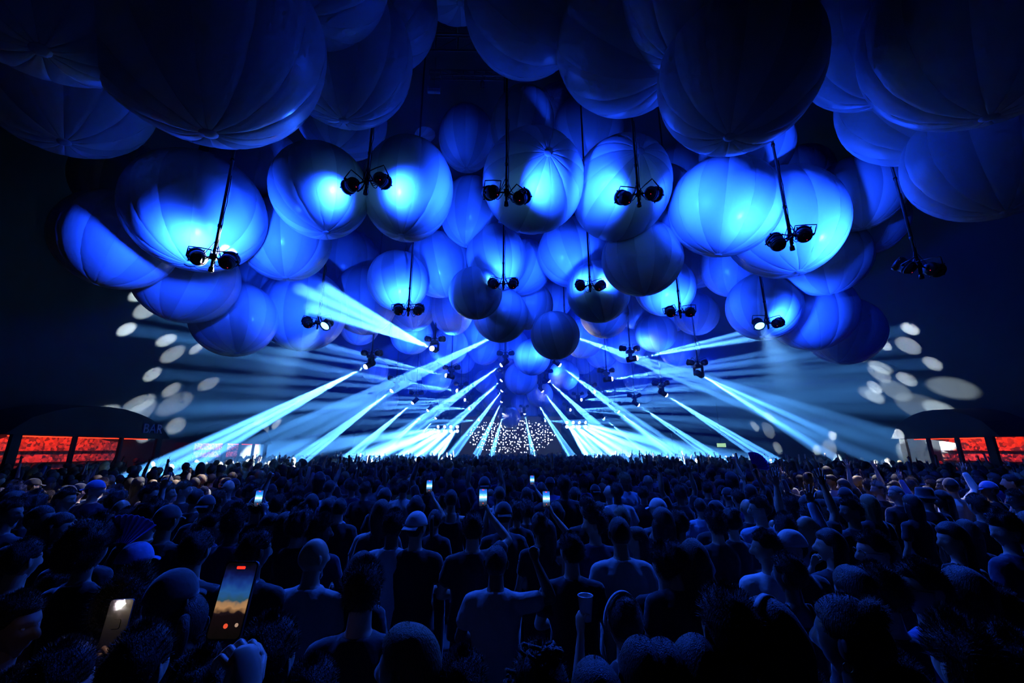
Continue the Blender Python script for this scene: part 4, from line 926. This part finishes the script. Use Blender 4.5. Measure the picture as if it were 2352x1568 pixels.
HP=[ # head-top pixel, height, variant, hair, hair colour, shirt, label, options
(905,1166,1.76,'m','quiff','dark','p','man in a pale T-shirt with upswept hair, left of the filming man'),
(958,1168,1.78,'mr','capb','dark','k','man in black with a pale backwards cap, left of the filming man',dict(extra=('w',))),
(1087,1170,1.77,'mp','short','dark','k','man in a black T-shirt holding a glowing phone above his head at centre'),
(1140,1240,1.66,'mx','buzz','dark','p','man in a pale T-shirt raising his right fist, centre foreground'),
(1157,1147,1.76,'m','capb','black','k','man in black with a dark cap turned backwards, behind the centre fist'),
(1037,1117,1.80,'mt','buzz','black','k','broad man in a black tank top with cropped hair, left of centre'),
(928,1098,1.80,'m','short','black','p','man in a pale shirt seen from behind, left of centre in the middle rows'),
(957,1134,1.74,'fp','bob','black','k','person with dark bobbed hair filming with a phone left of centre'),
(840,1101,1.78,'m','short','brown','k','man in black with short hair in the middle rows below the left beams'),
(811,1096,1.80,'ml','short','dark','n','man in a dark shirt turned half left in the middle rows'),
(870,1150,1.72,'m','short','brown','p','man with short lit hair in a pale shirt behind the man with upswept hair'),
(878,1141,1.80,'f','long','dark','k','dark long-haired person just behind the man with short lit hair'),
(1000,1164,1.62,'f','pony','dark','k','short person with a ponytail between the capped man and the man filming'),
(1018,1130,1.66,'f','bun','brown','g','woman with a light bun left of the broad tank-top man'),
(884,1116,1.78,'m','capf','black','k','man in a dark cap in the middle rows left of centre'),
(1148,1111,1.75,'mt','buzz','brown','p','man in a pale tank top right of the glowing phone'),
(1187,1149,1.66,'f','curly','brown','k','woman with curly hair right of the backwards-capped man'),
(832,1260,1.64,'f','bob','black','k','dark head just behind the nearest short-haired man at lower left of centre'),
(838,1280,1.76,'m','quiff','dark','k','nearest short-haired man in a black shirt, lower left of centre',dict(skin_i=0,extra=('earring',))),
(1166,1100,1.72,'f','messy','dark','k','messy-haired person in the middle rows at centre'),
(1034,1101,1.68,'f','bun','black','n','dark bun-haired woman behind the broad tank-top man'),
(1254,1186,1.66,'fl','long','black','k','long-haired woman in black with glasses right of centre',dict(extra=('glasses',))),
(1311,1216,1.70,'ml','short','dark','k','dark-haired man in a black jacket right of the raised fist'),
(1364,1165,1.74,'mL','messy','dark','n','messy-haired man looking left beside the big man in the pale T-shirt'),
(1421,1175,1.80,'m','buzz','dark','p','big man in a pale T-shirt seen from behind, right of centre',dict(skin_i=1)),
(1461,1203,1.60,'fL','long','brown','k','woman with long hair looking left beside the big man in the pale T-shirt'),
(1518,1190,1.70,'mm','short','dark','p','man in a pale shirt with a hand at his mouth, right of centre'),
(1521,1158,1.74,'f','long','dark','k','dark long-haired person in front of the man in the light blue shirt'),
(1556,1163,1.74,'m','short','brown','l','broad man in a light blue shirt right of centre'),
(1348,1133,1.76,'ml','short','black','k','man with short hair in a black shirt turned left, right of centre',dict(extra=('glasses',))),
(1277,1148,1.68,'f','bob','black','k','bob-haired woman in front of the tall broad man'),
(1295,1085,1.95,'m','short','black','k','very tall broad man in a black shirt right of centre'),
(1210,1115,1.70,'fp','long','dark','k','long-haired person raising a phone at centre'),
(1240,1170,1.70,'fp','bun','dark','k','person filming with a phone in front of the tall broad man'),
(1523,1247,1.70,'ml','messy','dark','k','near dark-haired man in black right of centre foreground'),
(1545,1233,1.68,'m','short','dark','k','man half hidden behind the near dark-haired man right of centre'),
(1591,1232,1.66,'f','wavy','brown','k','woman with wavy long hair in black, right of the near dark-haired man'),
(1510,1139,1.74,'ml','capf','dark','g','man in a pale cap looking left, right of centre',dict(extra=('w',))),
(1426,1158,1.66,'f','bob','blond','g','fair-haired person behind the big man in the pale T-shirt'),
(1395,1164,1.66,'f','wavy','black','k','wavy-haired person left of the big man in the pale T-shirt'),
(1416,1103,1.82,'m','short','black','p','tall man in a pale vest in the middle rows right of centre'),
(1525,1092,1.76,'f','long','dark','n','long-haired woman in the middle rows right of centre'),
(1568,1105,1.74,'m','short','brown','k','man in black with lit hair in the middle rows right of centre'),
(1641,1166,1.74,'m','messy','dark','k','messy-haired man in black left of the pale-capped man'),
(1677,1160,1.74,'f','bun','black','k','dark bun-haired person left of the bearded man'),
(1693,1117,1.76,'m','short','dark','b','man in a blue shirt with pale neck in the right middle rows'),
(1741,1134,1.80,'mL','short','brown','l','bearded-looking man in a light blue shirt looking left',dict(extra=('glasses',))),
(1855,1133,1.78,'f','wavy','black','k','woman with very long dark hair in the right middle rows'),
(1850,1175,1.72,'mL','bald','dark','k','bald man looking left behind the pale-capped man',dict(skin_i=1)),
(1814,1209,1.70,'mL','capf','dark','k','man in a pale baseball cap with the brim to the left',dict(extra=('w',))),
(1755,1210,1.72,'mL','short','black','w','man in a white shirt in left profile, right foreground',dict(skin_i=1)),
(1807,1262,1.66,'fl','short','black','k','dark-haired person below the pale baseball cap'),
(1900,1209,1.68,'fx','wavy','brown','k','wavy-haired woman lifting a hand to her face right of the pale cap',dict(extra=('earring',))),
(1950,1137,1.80,'mL','short','black','k','bearded-looking man looking left at the right middle rows',dict(skin_i=2)),
(1993,1130,1.74,'f','long','blond','k','person with light straight hair at the right'),
(2002,1210,1.78,'mL','short','black','n','man in left profile with glasses, right foreground',dict(extra=('glasses',))),
(1643,1144,1.76,'m','capf','black','k','dark-capped man behind the messy-haired man at right'),
(1714,1139,1.70,'m','bald','dark','k','bald man left of the man in the light blue shirt',dict(skin_i=1)),
(2180,1094,1.84,'mw','capf','dark','w','man in a white top and cap with an arm raised, far right middle rows',dict(extra=('k',),skin_i=0)),
(2087,1096,1.78,'m','short','dark','l','man in a light blue T-shirt with a pale neck at the right',dict(skin_i=0)),
(2267,1101,1.80,'mm','capf','dark','k','man in a blue cap with a hand at his mouth, far right',dict(extra=('b',))),
(2055,1110,1.76,'mL','buzz','grey','k','grey-cropped man with glasses looking left at the right',dict(extra=('glasses',),skin_i=0)),
(2014,1101,1.78,'mL','short','grey','k','man with pale lit hair looking left in the right middle rows',dict(skin_i=0)),
(2091,1130,1.74,'f','long','black','k','dark long-haired person in front of the light blue T-shirt'),
(2121,1114,1.80,'m','bucket','black','k','person in a dark brimmed hat at the right',dict(extra=('k',))),
(2160,1123,1.74,'fL','wavy','black','k','wavy-haired person facing left below the white-topped man'),
(2301,1176,1.76,'mL','curly','black','n','curly-haired man in left profile at the right edge'),
(2180,1194,1.72,'fL','wavy','dark','k','wavy-haired woman in left profile at the far right'),
(2108,1273,1.72,'mL','short','black','b','man in left profile with glasses and a blue shirt, lower right',dict(extra=('glasses',))),
(1667,1329,1.76,'m','short','black','x','man in a patterned pale shirt seen from behind, lower right of centre',dict(skin_i=2)),
(1761,1364,1.68,'fl','bob','dark','k','person with a pale band across the head, lower right',dict(extra=('headband',))),
(1958,1289,1.72,'f','long','brown','k','long-haired head left of the dark head at lower right'),
(2012,1282,1.76,'ml','short','dark','k','dark short-haired head at lower right'),
(1938,1352,1.76,'fl','bun','brown','k','large near head with earrings at the lower right',dict(extra=('earring',))),
(1716,1518,1.70,'m','buzz','black','k','cropped head cut by the bottom edge right of centre'),
(1848,1521,1.66,'m','short','black','k','dark head cut by the bottom edge at lower right'),
(1430,1355,1.62,'fc','bun','black','k','woman with shining hair clips, centre right foreground',dict(extra=('headband',))),
(1521,1443,1.66,'m','buzz','dark','k','round cropped head in the near foreground right of centre',dict(skin_i=2)),
(1472,1438,1.72,'m','buzz','black','k','dark cropped head beside the round cropped head'),
(1294,1552,1.62,'m','buzz','dark','k','rounded head just showing at the bottom edge, centre right',dict(skin_i=1)),
(940,1418,1.66,'fL','long','blond','k','woman with long fair hair in left profile, front left of centre',dict(skin_i=0)),
(1240,1470,1.64,'f','updo','brown','k','woman with tousled pinned-up hair at the bottom centre'),
(718,1498,1.68,'f','short','black','k','round dark head at the bottom left of centre'),
(436,1350,1.70,'fl','pony','black','k','ear-ringed person with tied dark hair left of the large phone',dict(extra=('earring',))),
(462,1508,1.66,'f','curly','black','k','curly head at the bottom edge below the large phone'),
(403,1296,1.72,'m','capf','black','n','head in a dark cap above the ear-ringed person',dict(extra=('k',))),
(132,1304,1.56,'mR','short','black','k','person in right profile, lower left',dict(skin_i=3)),
(25,1526,1.60,'mR','short','dark','k','face at the bottom left corner turned right'),
(27,1139,1.84,'mR','short','black','k','man with glasses in right profile at the left edge',dict(extra=('glasses',),skin_i=2)),
(100,1151,1.82,'mR','buzz','black','k','cropped man with an earring looking right at the left',dict(extra=('earring',),skin_i=2)),
(155,1116,1.84,'mR','short','dark','k','man in right profile with a lit nose at the left',dict(skin_i=1)),
(223,1098,1.86,'mR','capb','dark','n','man in a light blue cap turned backwards at the left',dict(extra=('b',),skin_i=0)),
(77,1133,1.82,'m','curly','black','k','curly-haired person behind the cropped man at the left'),
(209,1182,1.80,'m','short','grey','k','person with pale-topped hair at the left'),
(143,1172,1.74,'fR','bob','black','k','person in right profile below the man with the lit nose'),
(214,1207,1.78,'f','afro','black','k','person with a big round mass of dark curls at the left'),
(316,1237,1.66,'m','capf','black','n','small dark cap right of the mass of curls',dict(extra=('b',))),
(350,1151,1.82,'mR','curly','dark','k','curly-haired man looking right below the smiling man'),
(389,1153,1.80,'m','capf','black','k','man in a dark cap left of the dark phone',dict(extra=('k',))),
(348,1107,1.84,'mR','quiff','brown','k','smiling man in right profile lit from the side at the left',dict(skin_i=0)),
(386,1105,1.84,'mR','short','blond','g','fair-haired man right of the smiling man'),
(296,1160,1.74,'mP','short','black','k','person pointing one finger straight up at the left'),
(425,1100,1.84,'mR','short','blond','k','man with brightly lit hair looking right, left middle rows',dict(skin_i=0)),
(453,1116,1.80,'m','buzz','dark','k','cropped man right of the man with brightly lit hair'),
(505,1119,1.78,'mr','short','brown','g','short-haired man below the raised phone at the left'),
(477,1132,1.76,'m','capb','dark','k','man in a dark backwards cap left of the raised phone',dict(extra=('k',))),
(578,1105,1.82,'mR','short','brown','k','man in right profile right of the raised phone'),
(597,1096,1.84,'mR','quiff','blond','p','fair-haired man lit from the side, left middle rows',dict(skin_i=0)),
(543,1160,1.76,'mb','messy','black','n','dark-haired person holding a phone up with both hands at the left'),
(593,1134,1.78,'m','capf','black','k','person in a dark cap right of the two-handed phone holder',dict(extra=('k',))),
(625,1169,1.76,'mR','buzz','dark','k','cropped man in right profile, left of centre',dict(skin_i=1)),
(659,1169,1.72,'f','long','dark','k','long-haired person right of the cropped profile man'),
(691,1167,1.74,'m','curly','black','k','person with a full dark head of hair left of centre'),
(739,1183,1.68,'fR','messy','brown','n','messy-haired woman looking right above the bald man'),
(725,1223,1.72,'mr','bald','dark','p','bald man in a pale-collared shirt, left of centre',dict(skin_i=1)),
(684,1132,1.76,'mR','short','black','k','man in right profile below the raised left fist'),
(718,1126,1.76,'m','buzz','brown','p','man in a pale top in the left middle rows'),
(782,1136,1.70,'m','buzz','dark','k','cropped person in the middle rows left of the pale shirt'),
(757,1138,1.74,'f','long','dark','k','long-haired person in the middle rows left of centre'),
(591,1207,1.80,'mr','short','black','k','near dark man with a lit ear above the large phone'),
(455,1207,1.76,'m','short','black','k','broad dark man left of the large phone'),
(489,1171,1.76,'mR','short','black','k','dark man in right profile above the broad dark man',dict(extra=('earring',))),
(640,1128,1.78,'mq','short','dark','k','man raising a fist in the left middle rows'),
(803,1092,1.80,'mq','buzz','brown','k','man thrusting a fist above the bright haze at left of centre'),
(850,1090,1.80,'mu','short','brown','g','man with both arms raised below the left lamp bank'),
(1800,1170,1.74,'mw','short','dark','l','person in a light long-sleeved shirt waving at the right'),
(1858,1150,1.78,'mu','short','black','k','person with both hands up in the right middle rows'),
(1722,1108,1.74,'fq','long','dark','k','person holding up a blue folding fan at the right'),
(1560,1108,1.78,'mu','short','dark','k','man clapping both arms overhead, right of centre'),
(2240,1130,1.78,'f','short','black','k','dark-haired person at the far right middle rows'),
(2330,1120,1.78,'mL','short','brown','w','person in a white top at the right edge'),
(2210,1290,1.72,'f','long','black','k','long dark hair at the lower right'),
(2280,1330,1.74,'m','short','black','k','dark person at the lower right edge'),
(2200,1420,1.74,'m','messy','black','k','dark near head at the lower right corner'),
(2330,1460,1.72,'mL','curly','black','b','dim curly head cut by the right edge'),
(60,1230,1.80,'m','short','black','k','dark person at the left below the glasses man'),
(300,1310,1.76,'m','messy','black','k','dark person above the phone torch'),
(40,1350,1.74,'mR','short','black','k','dark person at the lower left edge'),
(330,1420,1.72,'m','short','black','k','dark head right of the phone torch'),
(620,1400,1.72,'m','short','black','k','dark near head right of the large phone'),
(1060,1480,1.66,'m','short','black','k','dark near head left of the tousled hair'),
(1370,1500,1.62,'f','long','black','k','dark long hair at the bottom centre right'),
(1600,1450,1.66,'f','bob','black','k','dark bobbed head near the bottom right of centre'),
(2050,1480,1.70,'m','short','black','k','dark cropped head near the bottom at right'),
(150,1460,1.70,'m','short','black','k','dark head at the bottom left beside the phone torch'),
]
rndc=random.Random(21)
pos=[]
for e in HP:
    h=e[2]; p=atz(e[0],e[1],h+.02); pos.append([p,h])
for it in range(60):                       # people do not stand inside each other: slide along the line of sight by changing height
    for i in range(len(HP)):
        for j in range(i):
            d=pos[i][0]-pos[j][0]; d.z=0
            if d.length<.36:
                a,b_=(i,j) if pos[i][0].y>pos[j][0].y else (j,i)
                for q,sgn in ((a,1),(b_,-1)):
                    nh=max(1.50,min(1.97,pos[q][1]+sgn*.006))
                    pos[q][1]=nh; pos[q][0]=atz(HP[q][0],HP[q][1],nh+.02)
HPO={}
for e,(p,h) in zip(HP,pos):
    o=e[8] if len(e)>8 else {}
    rz=rndc.uniform(-.18,.18)
    HPO[(e[0],e[1])]=person(p,h,e[3],e[4],e[5],e[6],e[7],rz,skin_i=o.get('skin_i'),extra=o.get('extra',()),rnd=rndc)
HPX=[(e[0],e[1],p.y) for e,(p,h) in zip(HP,pos)]
# the rest of the crowd, filled in row by row
def proj(p):
    q=ROT.transposed()@(p-CAM); return 1176+F*q.x/-q.z,784-F*q.y/-q.z,-q.z
cell={}
def free(x,y,r):
    cx,cy=int(x//1),int(y//1)
    for i in (-1,0,1):
        for j in (-1,0,1):
            for (a,b_) in cell.get((cx+i,cy+j),()):
                if (a-x)**2+(b_-y)**2<r*r: return False
    return True
def put(x,y): cell.setdefault((int(x//1),int(y//1)),[]).append((x,y))
for p,h in pos: put(p.x,p.y)
AUTO=[]
y=2.4
while y<44.5:
    r=.47+.0045*y+(.10 if y>20 else 0); x=max(-17.6,-1.32*y-.8)+rndc.uniform(0,r)
    xm=min(20.6,1.32*y+.8)
    while x<xm:
        xx=x+rndc.uniform(-.12,.12); yy=y+rndc.uniform(-.14,.14); h=rndc.gauss(1.73,.075); h=max(1.55,min(1.92,h))
        px,py,dp=proj(Vector((xx,yy,h))); ok=free(xx,yy,r*.86)
        if ok and yy<11:
            wpx=F*.21/dp
            for (hx,hy,hY) in HPX:
                if hY>yy-.1 and abs(hx-px)<wpx+F*.05/dp and py<hy+F*.26/max(hY,1.2): ok=False; break
        if ok and 3.5<yy: AUTO.append((xx,yy,h)); put(xx,yy)
        x+=r
    y+=r*.80
AUTO.sort(key=lambda a:a[1])
n_ind=300-len(HP)-3
MV=['m']*9+['ml','mr','mL','mR','mf','mf','mt','f','f','f','f','fl','fL','fR']; UP=['mu','mq','mw','mP','fu','fq','mx']
def look(rnd,var):
    if VAR[var][0]=='m': hr=rnd.choice(('buzz','short','short','short','quiff','messy','curly','capf','capb','bald'))
    else: hr=rnd.choice(('bob','long','long','wavy','wavy','bun','pony'))
    return hr,rnd.choice(('black','black','dark','dark','brown','brown','blond')),rnd.choice('kkkkknngpwbrol')
ZONE=[(-99,-8,'at the far left'),(-8,-3,'left of centre'),(-3,3,'at centre'),(3,8,'right of centre'),(8,99,'at the far right')]
for (x,y,h) in AUTO[:n_ind]:
    up=rndc.random()<.07; var=rndc.choice(UP) if up else rndc.choice(MV); hr,hc,sc=look(rndc,var)
    z=[n for a,b_,n in ZONE if a<=x<b_][0]
    what={'buzz':'cropped','short':'short-haired','quiff':'upswept-haired','messy':'messy-haired','curly':'curly-haired','capf':'capped','capb':'backwards-capped','bald':'bald','bob':'bob-haired','long':'long-haired','wavy':'wavy-haired','bun':'bun-haired','pony':'ponytailed'}[hr]
    col={'k':'black','n':'navy','g':'grey','w':'white','p':'pale grey','b':'blue','o':'olive','r':'maroon','l':'light blue'}[sc]
    person((x,y),h,var,hr,hc,sc,'%s person in a %s top%s, middle rows %s'%(what,col,', arm raised' if up else '',z),rndc.uniform(-.4,.4),'middle rows of the crowd '+z,rnd=rndc)
same={}
for o in S.objects:
    if o.get('category')=='person': same.setdefault(o['label'],[]).append(o)
for lab,os_ in same.items():
    if len(os_)>1:
        for o,w_ in zip(sorted(os_,key=lambda q:q.matrix_world.translation.y if q.matrix_world.translation.y else q.location.y),('nearest','second nearest','third nearest','fourth nearest','fifth nearest','sixth nearest')): o['label']=lab+', '+w_
# far crowd: too many and too small to tell apart, one mesh
SK=[(.52,.34,.26),(.42,.26,.18),(.20,.115,.075),(.085,.05,.035)]; HC=[(.01,.008,.007),(.022,.014,.01),(.045,.026,.015),(.30,.2,.1)]; SC=[(.012,.012,.014)]*5+[(.015,.022,.06),(.16,.16,.17),(.6,.6,.6),(.42,.43,.45),(.06,.12,.36),(.1,.015,.02)]
av=[];af=[];ac=[];off=0
for (x,y,h) in AUTO[n_ind:]:
    k=rndc.choice(('m','m','m','ml','mR','mL','f','f','fL')) if rndc.random()>.13 else rndc.choice(('mu','mq','mw','fu','mP','mx'))
    V,Fc,part=LOW[k]; a=rndc.uniform(-.5,.5); s_=h/1.765; c,sn=math.cos(a)*s_,math.sin(a)*s_
    W=np.stack([V[:,0]*c-V[:,1]*sn+x,V[:,0]*sn+V[:,1]*c+y,V[:,2]*s_],1)
    cols=np.array([rndc.choice(SK),rndc.choice(SC),rndc.choice(HC),(.015,.016,.02)],np.float32)
    av.append(W);af.append(Fc+off);ac.append(cols[part]);off+=len(V)
av=np.concatenate(av).astype(np.float32); af=np.concatenate(af).astype(np.int32); ac=np.concatenate(ac)
me=bpy.data.meshes.new('far_crowd'); me.vertices.add(len(av)); me.vertices.foreach_set('co',av.ravel()); me.loops.add(af.size); me.loops.foreach_set('vertex_index',af.ravel()); me.polygons.add(len(af)); me.polygons.foreach_set('loop_start',np.arange(0,af.size,3,dtype=np.int32)); me.update(calc_edges=True)
me.polygons.foreach_set('use_smooth',np.ones(len(af),bool))
at_=me.attributes.new('tint','FLOAT_COLOR','POINT'); at_.data.foreach_set('color',np.concatenate([ac,np.ones((len(ac),1),np.float32)],1).ravel().astype(np.float32))
m=mat('far_crowd',(.1,.1,.1),.7); an=m.node_tree.nodes.new('ShaderNodeAttribute'); an.attribute_name='tint'; m.node_tree.links.new(an.outputs['Color'],m.node_tree.nodes['Principled BSDF'].inputs['Base Color'])
me.materials.append(m); fc=ob('far_crowd',me); tag(fc,'dense far crowd stretching back to the stage','crowd',kind='stuff')
print('CROWD',len(HP),len(AUTO),len(af))
# ---------------------------------------------------------------- phones and things in people's hands
M_PH=mat('phone_glass_black',(.012,.012,.014),.15); M_PHC=mat('phone_case',(.03,.03,.035),.5)
def screen_mat(name,strength,seed,big=False):
    m=bpy.data.materials.new(name); m.use_nodes=True; nt=m.node_tree; N=nt.nodes; N.clear(); o=N.new('ShaderNodeOutputMaterial'); e=N.new('ShaderNodeEmission'); nt.links.new(e.outputs[0],o.inputs[0]); m.cycles.emission_sampling='NONE'
    tc=N.new('ShaderNodeTexCoord'); sp=N.new('ShaderNodeSeparateXYZ'); nt.links.new(tc.outputs['Object'],sp.inputs[0])
    mr=N.new('ShaderNodeMapRange'); mr.inputs[1].default_value=-.075; mr.inputs[2].default_value=.075; nt.links.new(sp.outputs[2],mr.inputs[0])
    r=N.new('ShaderNodeValToRGB'); cr=r.color_ramp
    stops=[(0,(.004,.003,.003)),(.30,(.008,.004,.006)),(.34,(.015,.008,.012)),(.40,(.55,.28,.12)),(.46,(.42,.24,.12)),(.50,(.03,.10,.16)),(.60,(.02,.12,.40)),(.72,(.01,.05,.30)),(.84,(.005,.01,.10)),(.93,(.004,.004,.02)),(1,(.002,.002,.004))] if big else [(0,(.01,.01,.02)),(.25,(.02,.04,.10)),(.42,(.15,.5,1)),(.52,(1,1,1)),(.60,(.2,.7,1)),(.75,(.02,.2,.8)),(.95,(.01,.08,.45)),(1,(.01,.02,.1))]
    cr.elements[0].position=0; cr.elements[0].color=(*stops[0][1],1); cr.elements[1].position=1; cr.elements[1].color=(*stops[-1][1],1)
    for p_,c in stops[1:-1]:
        q=cr.elements.new(p_); q.color=(*c,1)
    n=N.new('ShaderNodeTexNoise'); n.inputs['Scale'].default_value=60 if big else 90; n.inputs['Detail'].default_value=1; n.noise_dimensions='4D'; n.inputs['W'].default_value=seed; nt.links.new(tc.outputs['Object'],n.inputs['Vector'])
    ad=N.new('ShaderNodeMath'); ad.operation='MULTIPLY_ADD'; ad.inputs[1].default_value=.16 if big else .12; nt.links.new(n.outputs['Fac'],ad.inputs[0])
    sb=N.new('ShaderNodeMath'); sb.operation='SUBTRACT'; sb.inputs[1].default_value=.08 if big else .06; nt.links.new(mr.outputs[0],sb.inputs[0]); nt.links.new(sb.outputs[0],ad.inputs[2]); nt.links.new(ad.outputs[0],r.inputs[0])
    nt.links.new(r.outputs[0],e.inputs[0]); e.inputs[1].default_value=strength; return m
def rounded(mb,w,h,t,y,rad=.010,n=4):
    pts=[]
    for cx,cz,a0 in ((w/2-rad,h/2-rad,0),(-w/2+rad,h/2-rad,90),(-w/2+rad,-h/2+rad,180),(w/2-rad,-h/2+rad,270)):
        for i in range(n+1):
            a=math.radians(a0+90*i/n); pts.append((cx+rad*math.cos(a),cz+rad*math.sin(a)))
    mb.loft([[Vector((x,y,z)) for x,z in pts],[Vector((x,y+t,z)) for x,z in pts]])
mb=MB(); rounded(mb,.077,.160,.008,-.004); rounded(mb,.028,.030,.003,.004,.006); PHONE=mb.mesh('phone',[M_PHC],False)
mb=MB(); rounded(mb,.071,.152,.0004,-.0046,.008); SCR=mb.mesh('screen',[M_PH],False)
mb=MB(); rounded(mb,.010,.010,.0004,-.0052,.0049); REC=mb.mesh('record_button',[emit('record_red',(1,.10,.04),.8)],False)
mb=MB(); rounded(mb,.020,.006,.0004,-.0052,.002); TIM=mb.mesh('timer',[emit('timer_red',(1,.02,.01),2.2)],False)
mb=MB(); rounded(mb,.008,.008,.0004,-.0052,.0039); SWI=mb.mesh('flip_button',[emit('flip_icon',(.8,.5,.35),.5)],False)
SCM=screen_mat('phone_picture',1.6,0); SCB=screen_mat('phone_picture_large',.75,3,True)
def phone(p,label,rot=(0,0,0),m=SCM,big=False,scale=1.,on=True):
    o=ob('phone',PHONE,None,Matrix.Translation(p)@Euler(rot).to_matrix().to_4x4()@Matrix.Scale(scale,4)); tag(o,label,'phone','phones held up in the crowd')
    s_=ob('screen',SCR,o); 
    if on: set_mat(s_,0,m)
    if on:
        t_=ob('timer',TIM,o,Matrix.Translation((0,0,.066))); ob('record_button',REC,o,Matrix.Translation((0,0,-.052)))
        if big: ob('flip_button',SWI,o,Matrix.Translation((.024,0,-.050)))
    return o
def held(key,var):
    o=HPO[key]; return o.matrix_world@LIB[var]['hold']
bpy.context.view_layer.update()
for key,var,label,rot in [((1087,1170),'mp','phone glowing blue and white above the head of the centre man',(-.15,0,.05)),((957,1134),'fp','small phone held up left of centre',(-.15,0,.1)),((1210,1115),'fp','small phone held up at centre in the middle rows',(-.1,0,0)),((1240,1170),'fp','phone held up in front of the tall broad man',(-.15,0,0))]:
    phone(held(key,var)+Vector((0,-.02,.045)),label,rot)
o=HPO[(543,1160)]; q=o.matrix_world@Vector((0,.40,1.80)); phone(q,'phone held up in two hands at the left',(-.1,0,0))
o=HPO[(296,1160)]; q=o.matrix_world@Vector((-.10,.30,1.66)); phone(q,'dim phone beside the pointing finger at the left',(-.1,0,0),on=True,m=screen_mat('dim_picture',.15,5))
# large phone close to the camera: its owner stands below the frame, one arm up
def stand_hold(var,target,rz,hair,hc,sc,label,h=None,skin_i=0):
    hv=Matrix.Rotation(rz,3,'Z')@LIB[var]['hold']; s_=target.z/hv.z
    loc=target-hv*s_; return person((loc.x,loc.y),1.765*s_,var,hair,hc,sc,label,rz,skin_i=skin_i,rnd=rndc)
P1=atd(537,1376,.93)
stand_hold('mp',P1+Vector((.012,.012,-.075)),0.,'short','black','k','nearest person below the frame holding up the large phone')
phone(P1,'large phone close to the camera filming the show',(-.22,.02,.03),SCB,True,.95)
# phone torch facing the camera
P2=atd(268,1432,1.55); stand_hold('mp',P2+Vector((0,.012,-.05)),math.pi+.2,'short','black','k','person facing the camera behind the phone torch',skin_i=1)
t_=phone(P2,'phone with its torch shining at the camera, lower left',(.12,0,math.pi+.15),on=False)
mb=MB(); rounded(mb,.010,.010,.001,.0072,.0049); ob('torch',mb.mesh('torch',[emit('torch_led',(1,.92,.82),3000)],False),t_,Matrix.Translation((.005,0,.062)))
l=bpy.data.lights.new('torch_light','POINT'); l.energy=.12; l.color=(1,.75,.5); l.shadow_soft_size=.01; o=bpy.data.objects.new('torch_light',l); link(o); o.location=P2+Vector((0,-.07,.055))
# two folding fans
def fan(p,label,M,col,R=.26,span=2.0,n=11):
    root=bpy.data.objects.new('folding_fan',None); link(root); root.matrix_world=Matrix.Translation(p)@M; tag(root,label,'fan')
    fm=mat('fan_cloth',col,.8)
    for i in range(n):
        a0=-span/2+span*i/n; a1=a0+span/n; am=(a0+a1)/2; q=MB()
        pt=lambda a,r,y: Vector((math.sin(a)*r,y,math.cos(a)*r))
        q.add([pt(a0,R*.25,0),pt(am,R*.25,-.006),pt(a1,R*.25,0),pt(a0,R,0),pt(am,R,-.018),pt(a1,R,0),pt(a0,R*.25,.003),pt(am,R*.25,-.003),pt(a1,R*.25,.003),pt(a0,R,.003),pt(am,R,-.015),pt(a1,R,.003)],[(0,1,4,3),(1,2,5,4),(9,10,7,6),(10,11,8,7),(3,4,10,9),(4,5,11,10)])
        ob('pleat',q.mesh('pleat',[fm],False),root)
        q=MB(); q.tube([pt(a0,.0,.004),pt(a0,R*.98,.004)],[.004,.002],5); ob('rib',q.mesh('rib',[M_DARK]),root)
    return root
q=HPO[(1722,1108)].matrix_world@LIB['fq']['hold']; fan(q,'blue folding fan held open above the crowd at the right',Matrix.Rotation(.75,4,'Y'),(.05,.09,.75))
fan(atz(268,1275,1.62)+Vector((0,0,.02)),'pale blue folding fan beside the mass of curls at the left',Matrix.Rotation(.35,4,'Y')@Matrix.Rotation(.5,4,'Z'),(.25,.35,.85),.24,1.1,8)
# plastic cup
q=empty('plastic_cup',HPO[(1430,1355)].matrix_world@LIB['fc']['hold_l']+Vector((0,0,.02))); tag(q,'clear plastic cup held beside the woman with hair clips','cup'); mb=MB(); mb.lathe([(.028,-.06),(.040,.055),(.043,.058),(.041,.060),(.037,.055),(.026,-.056),(.001,-.056)],16); ob('shell',mb.mesh('shell',[mat('cup_plastic',(.5,.5,.52),.25)]),q)
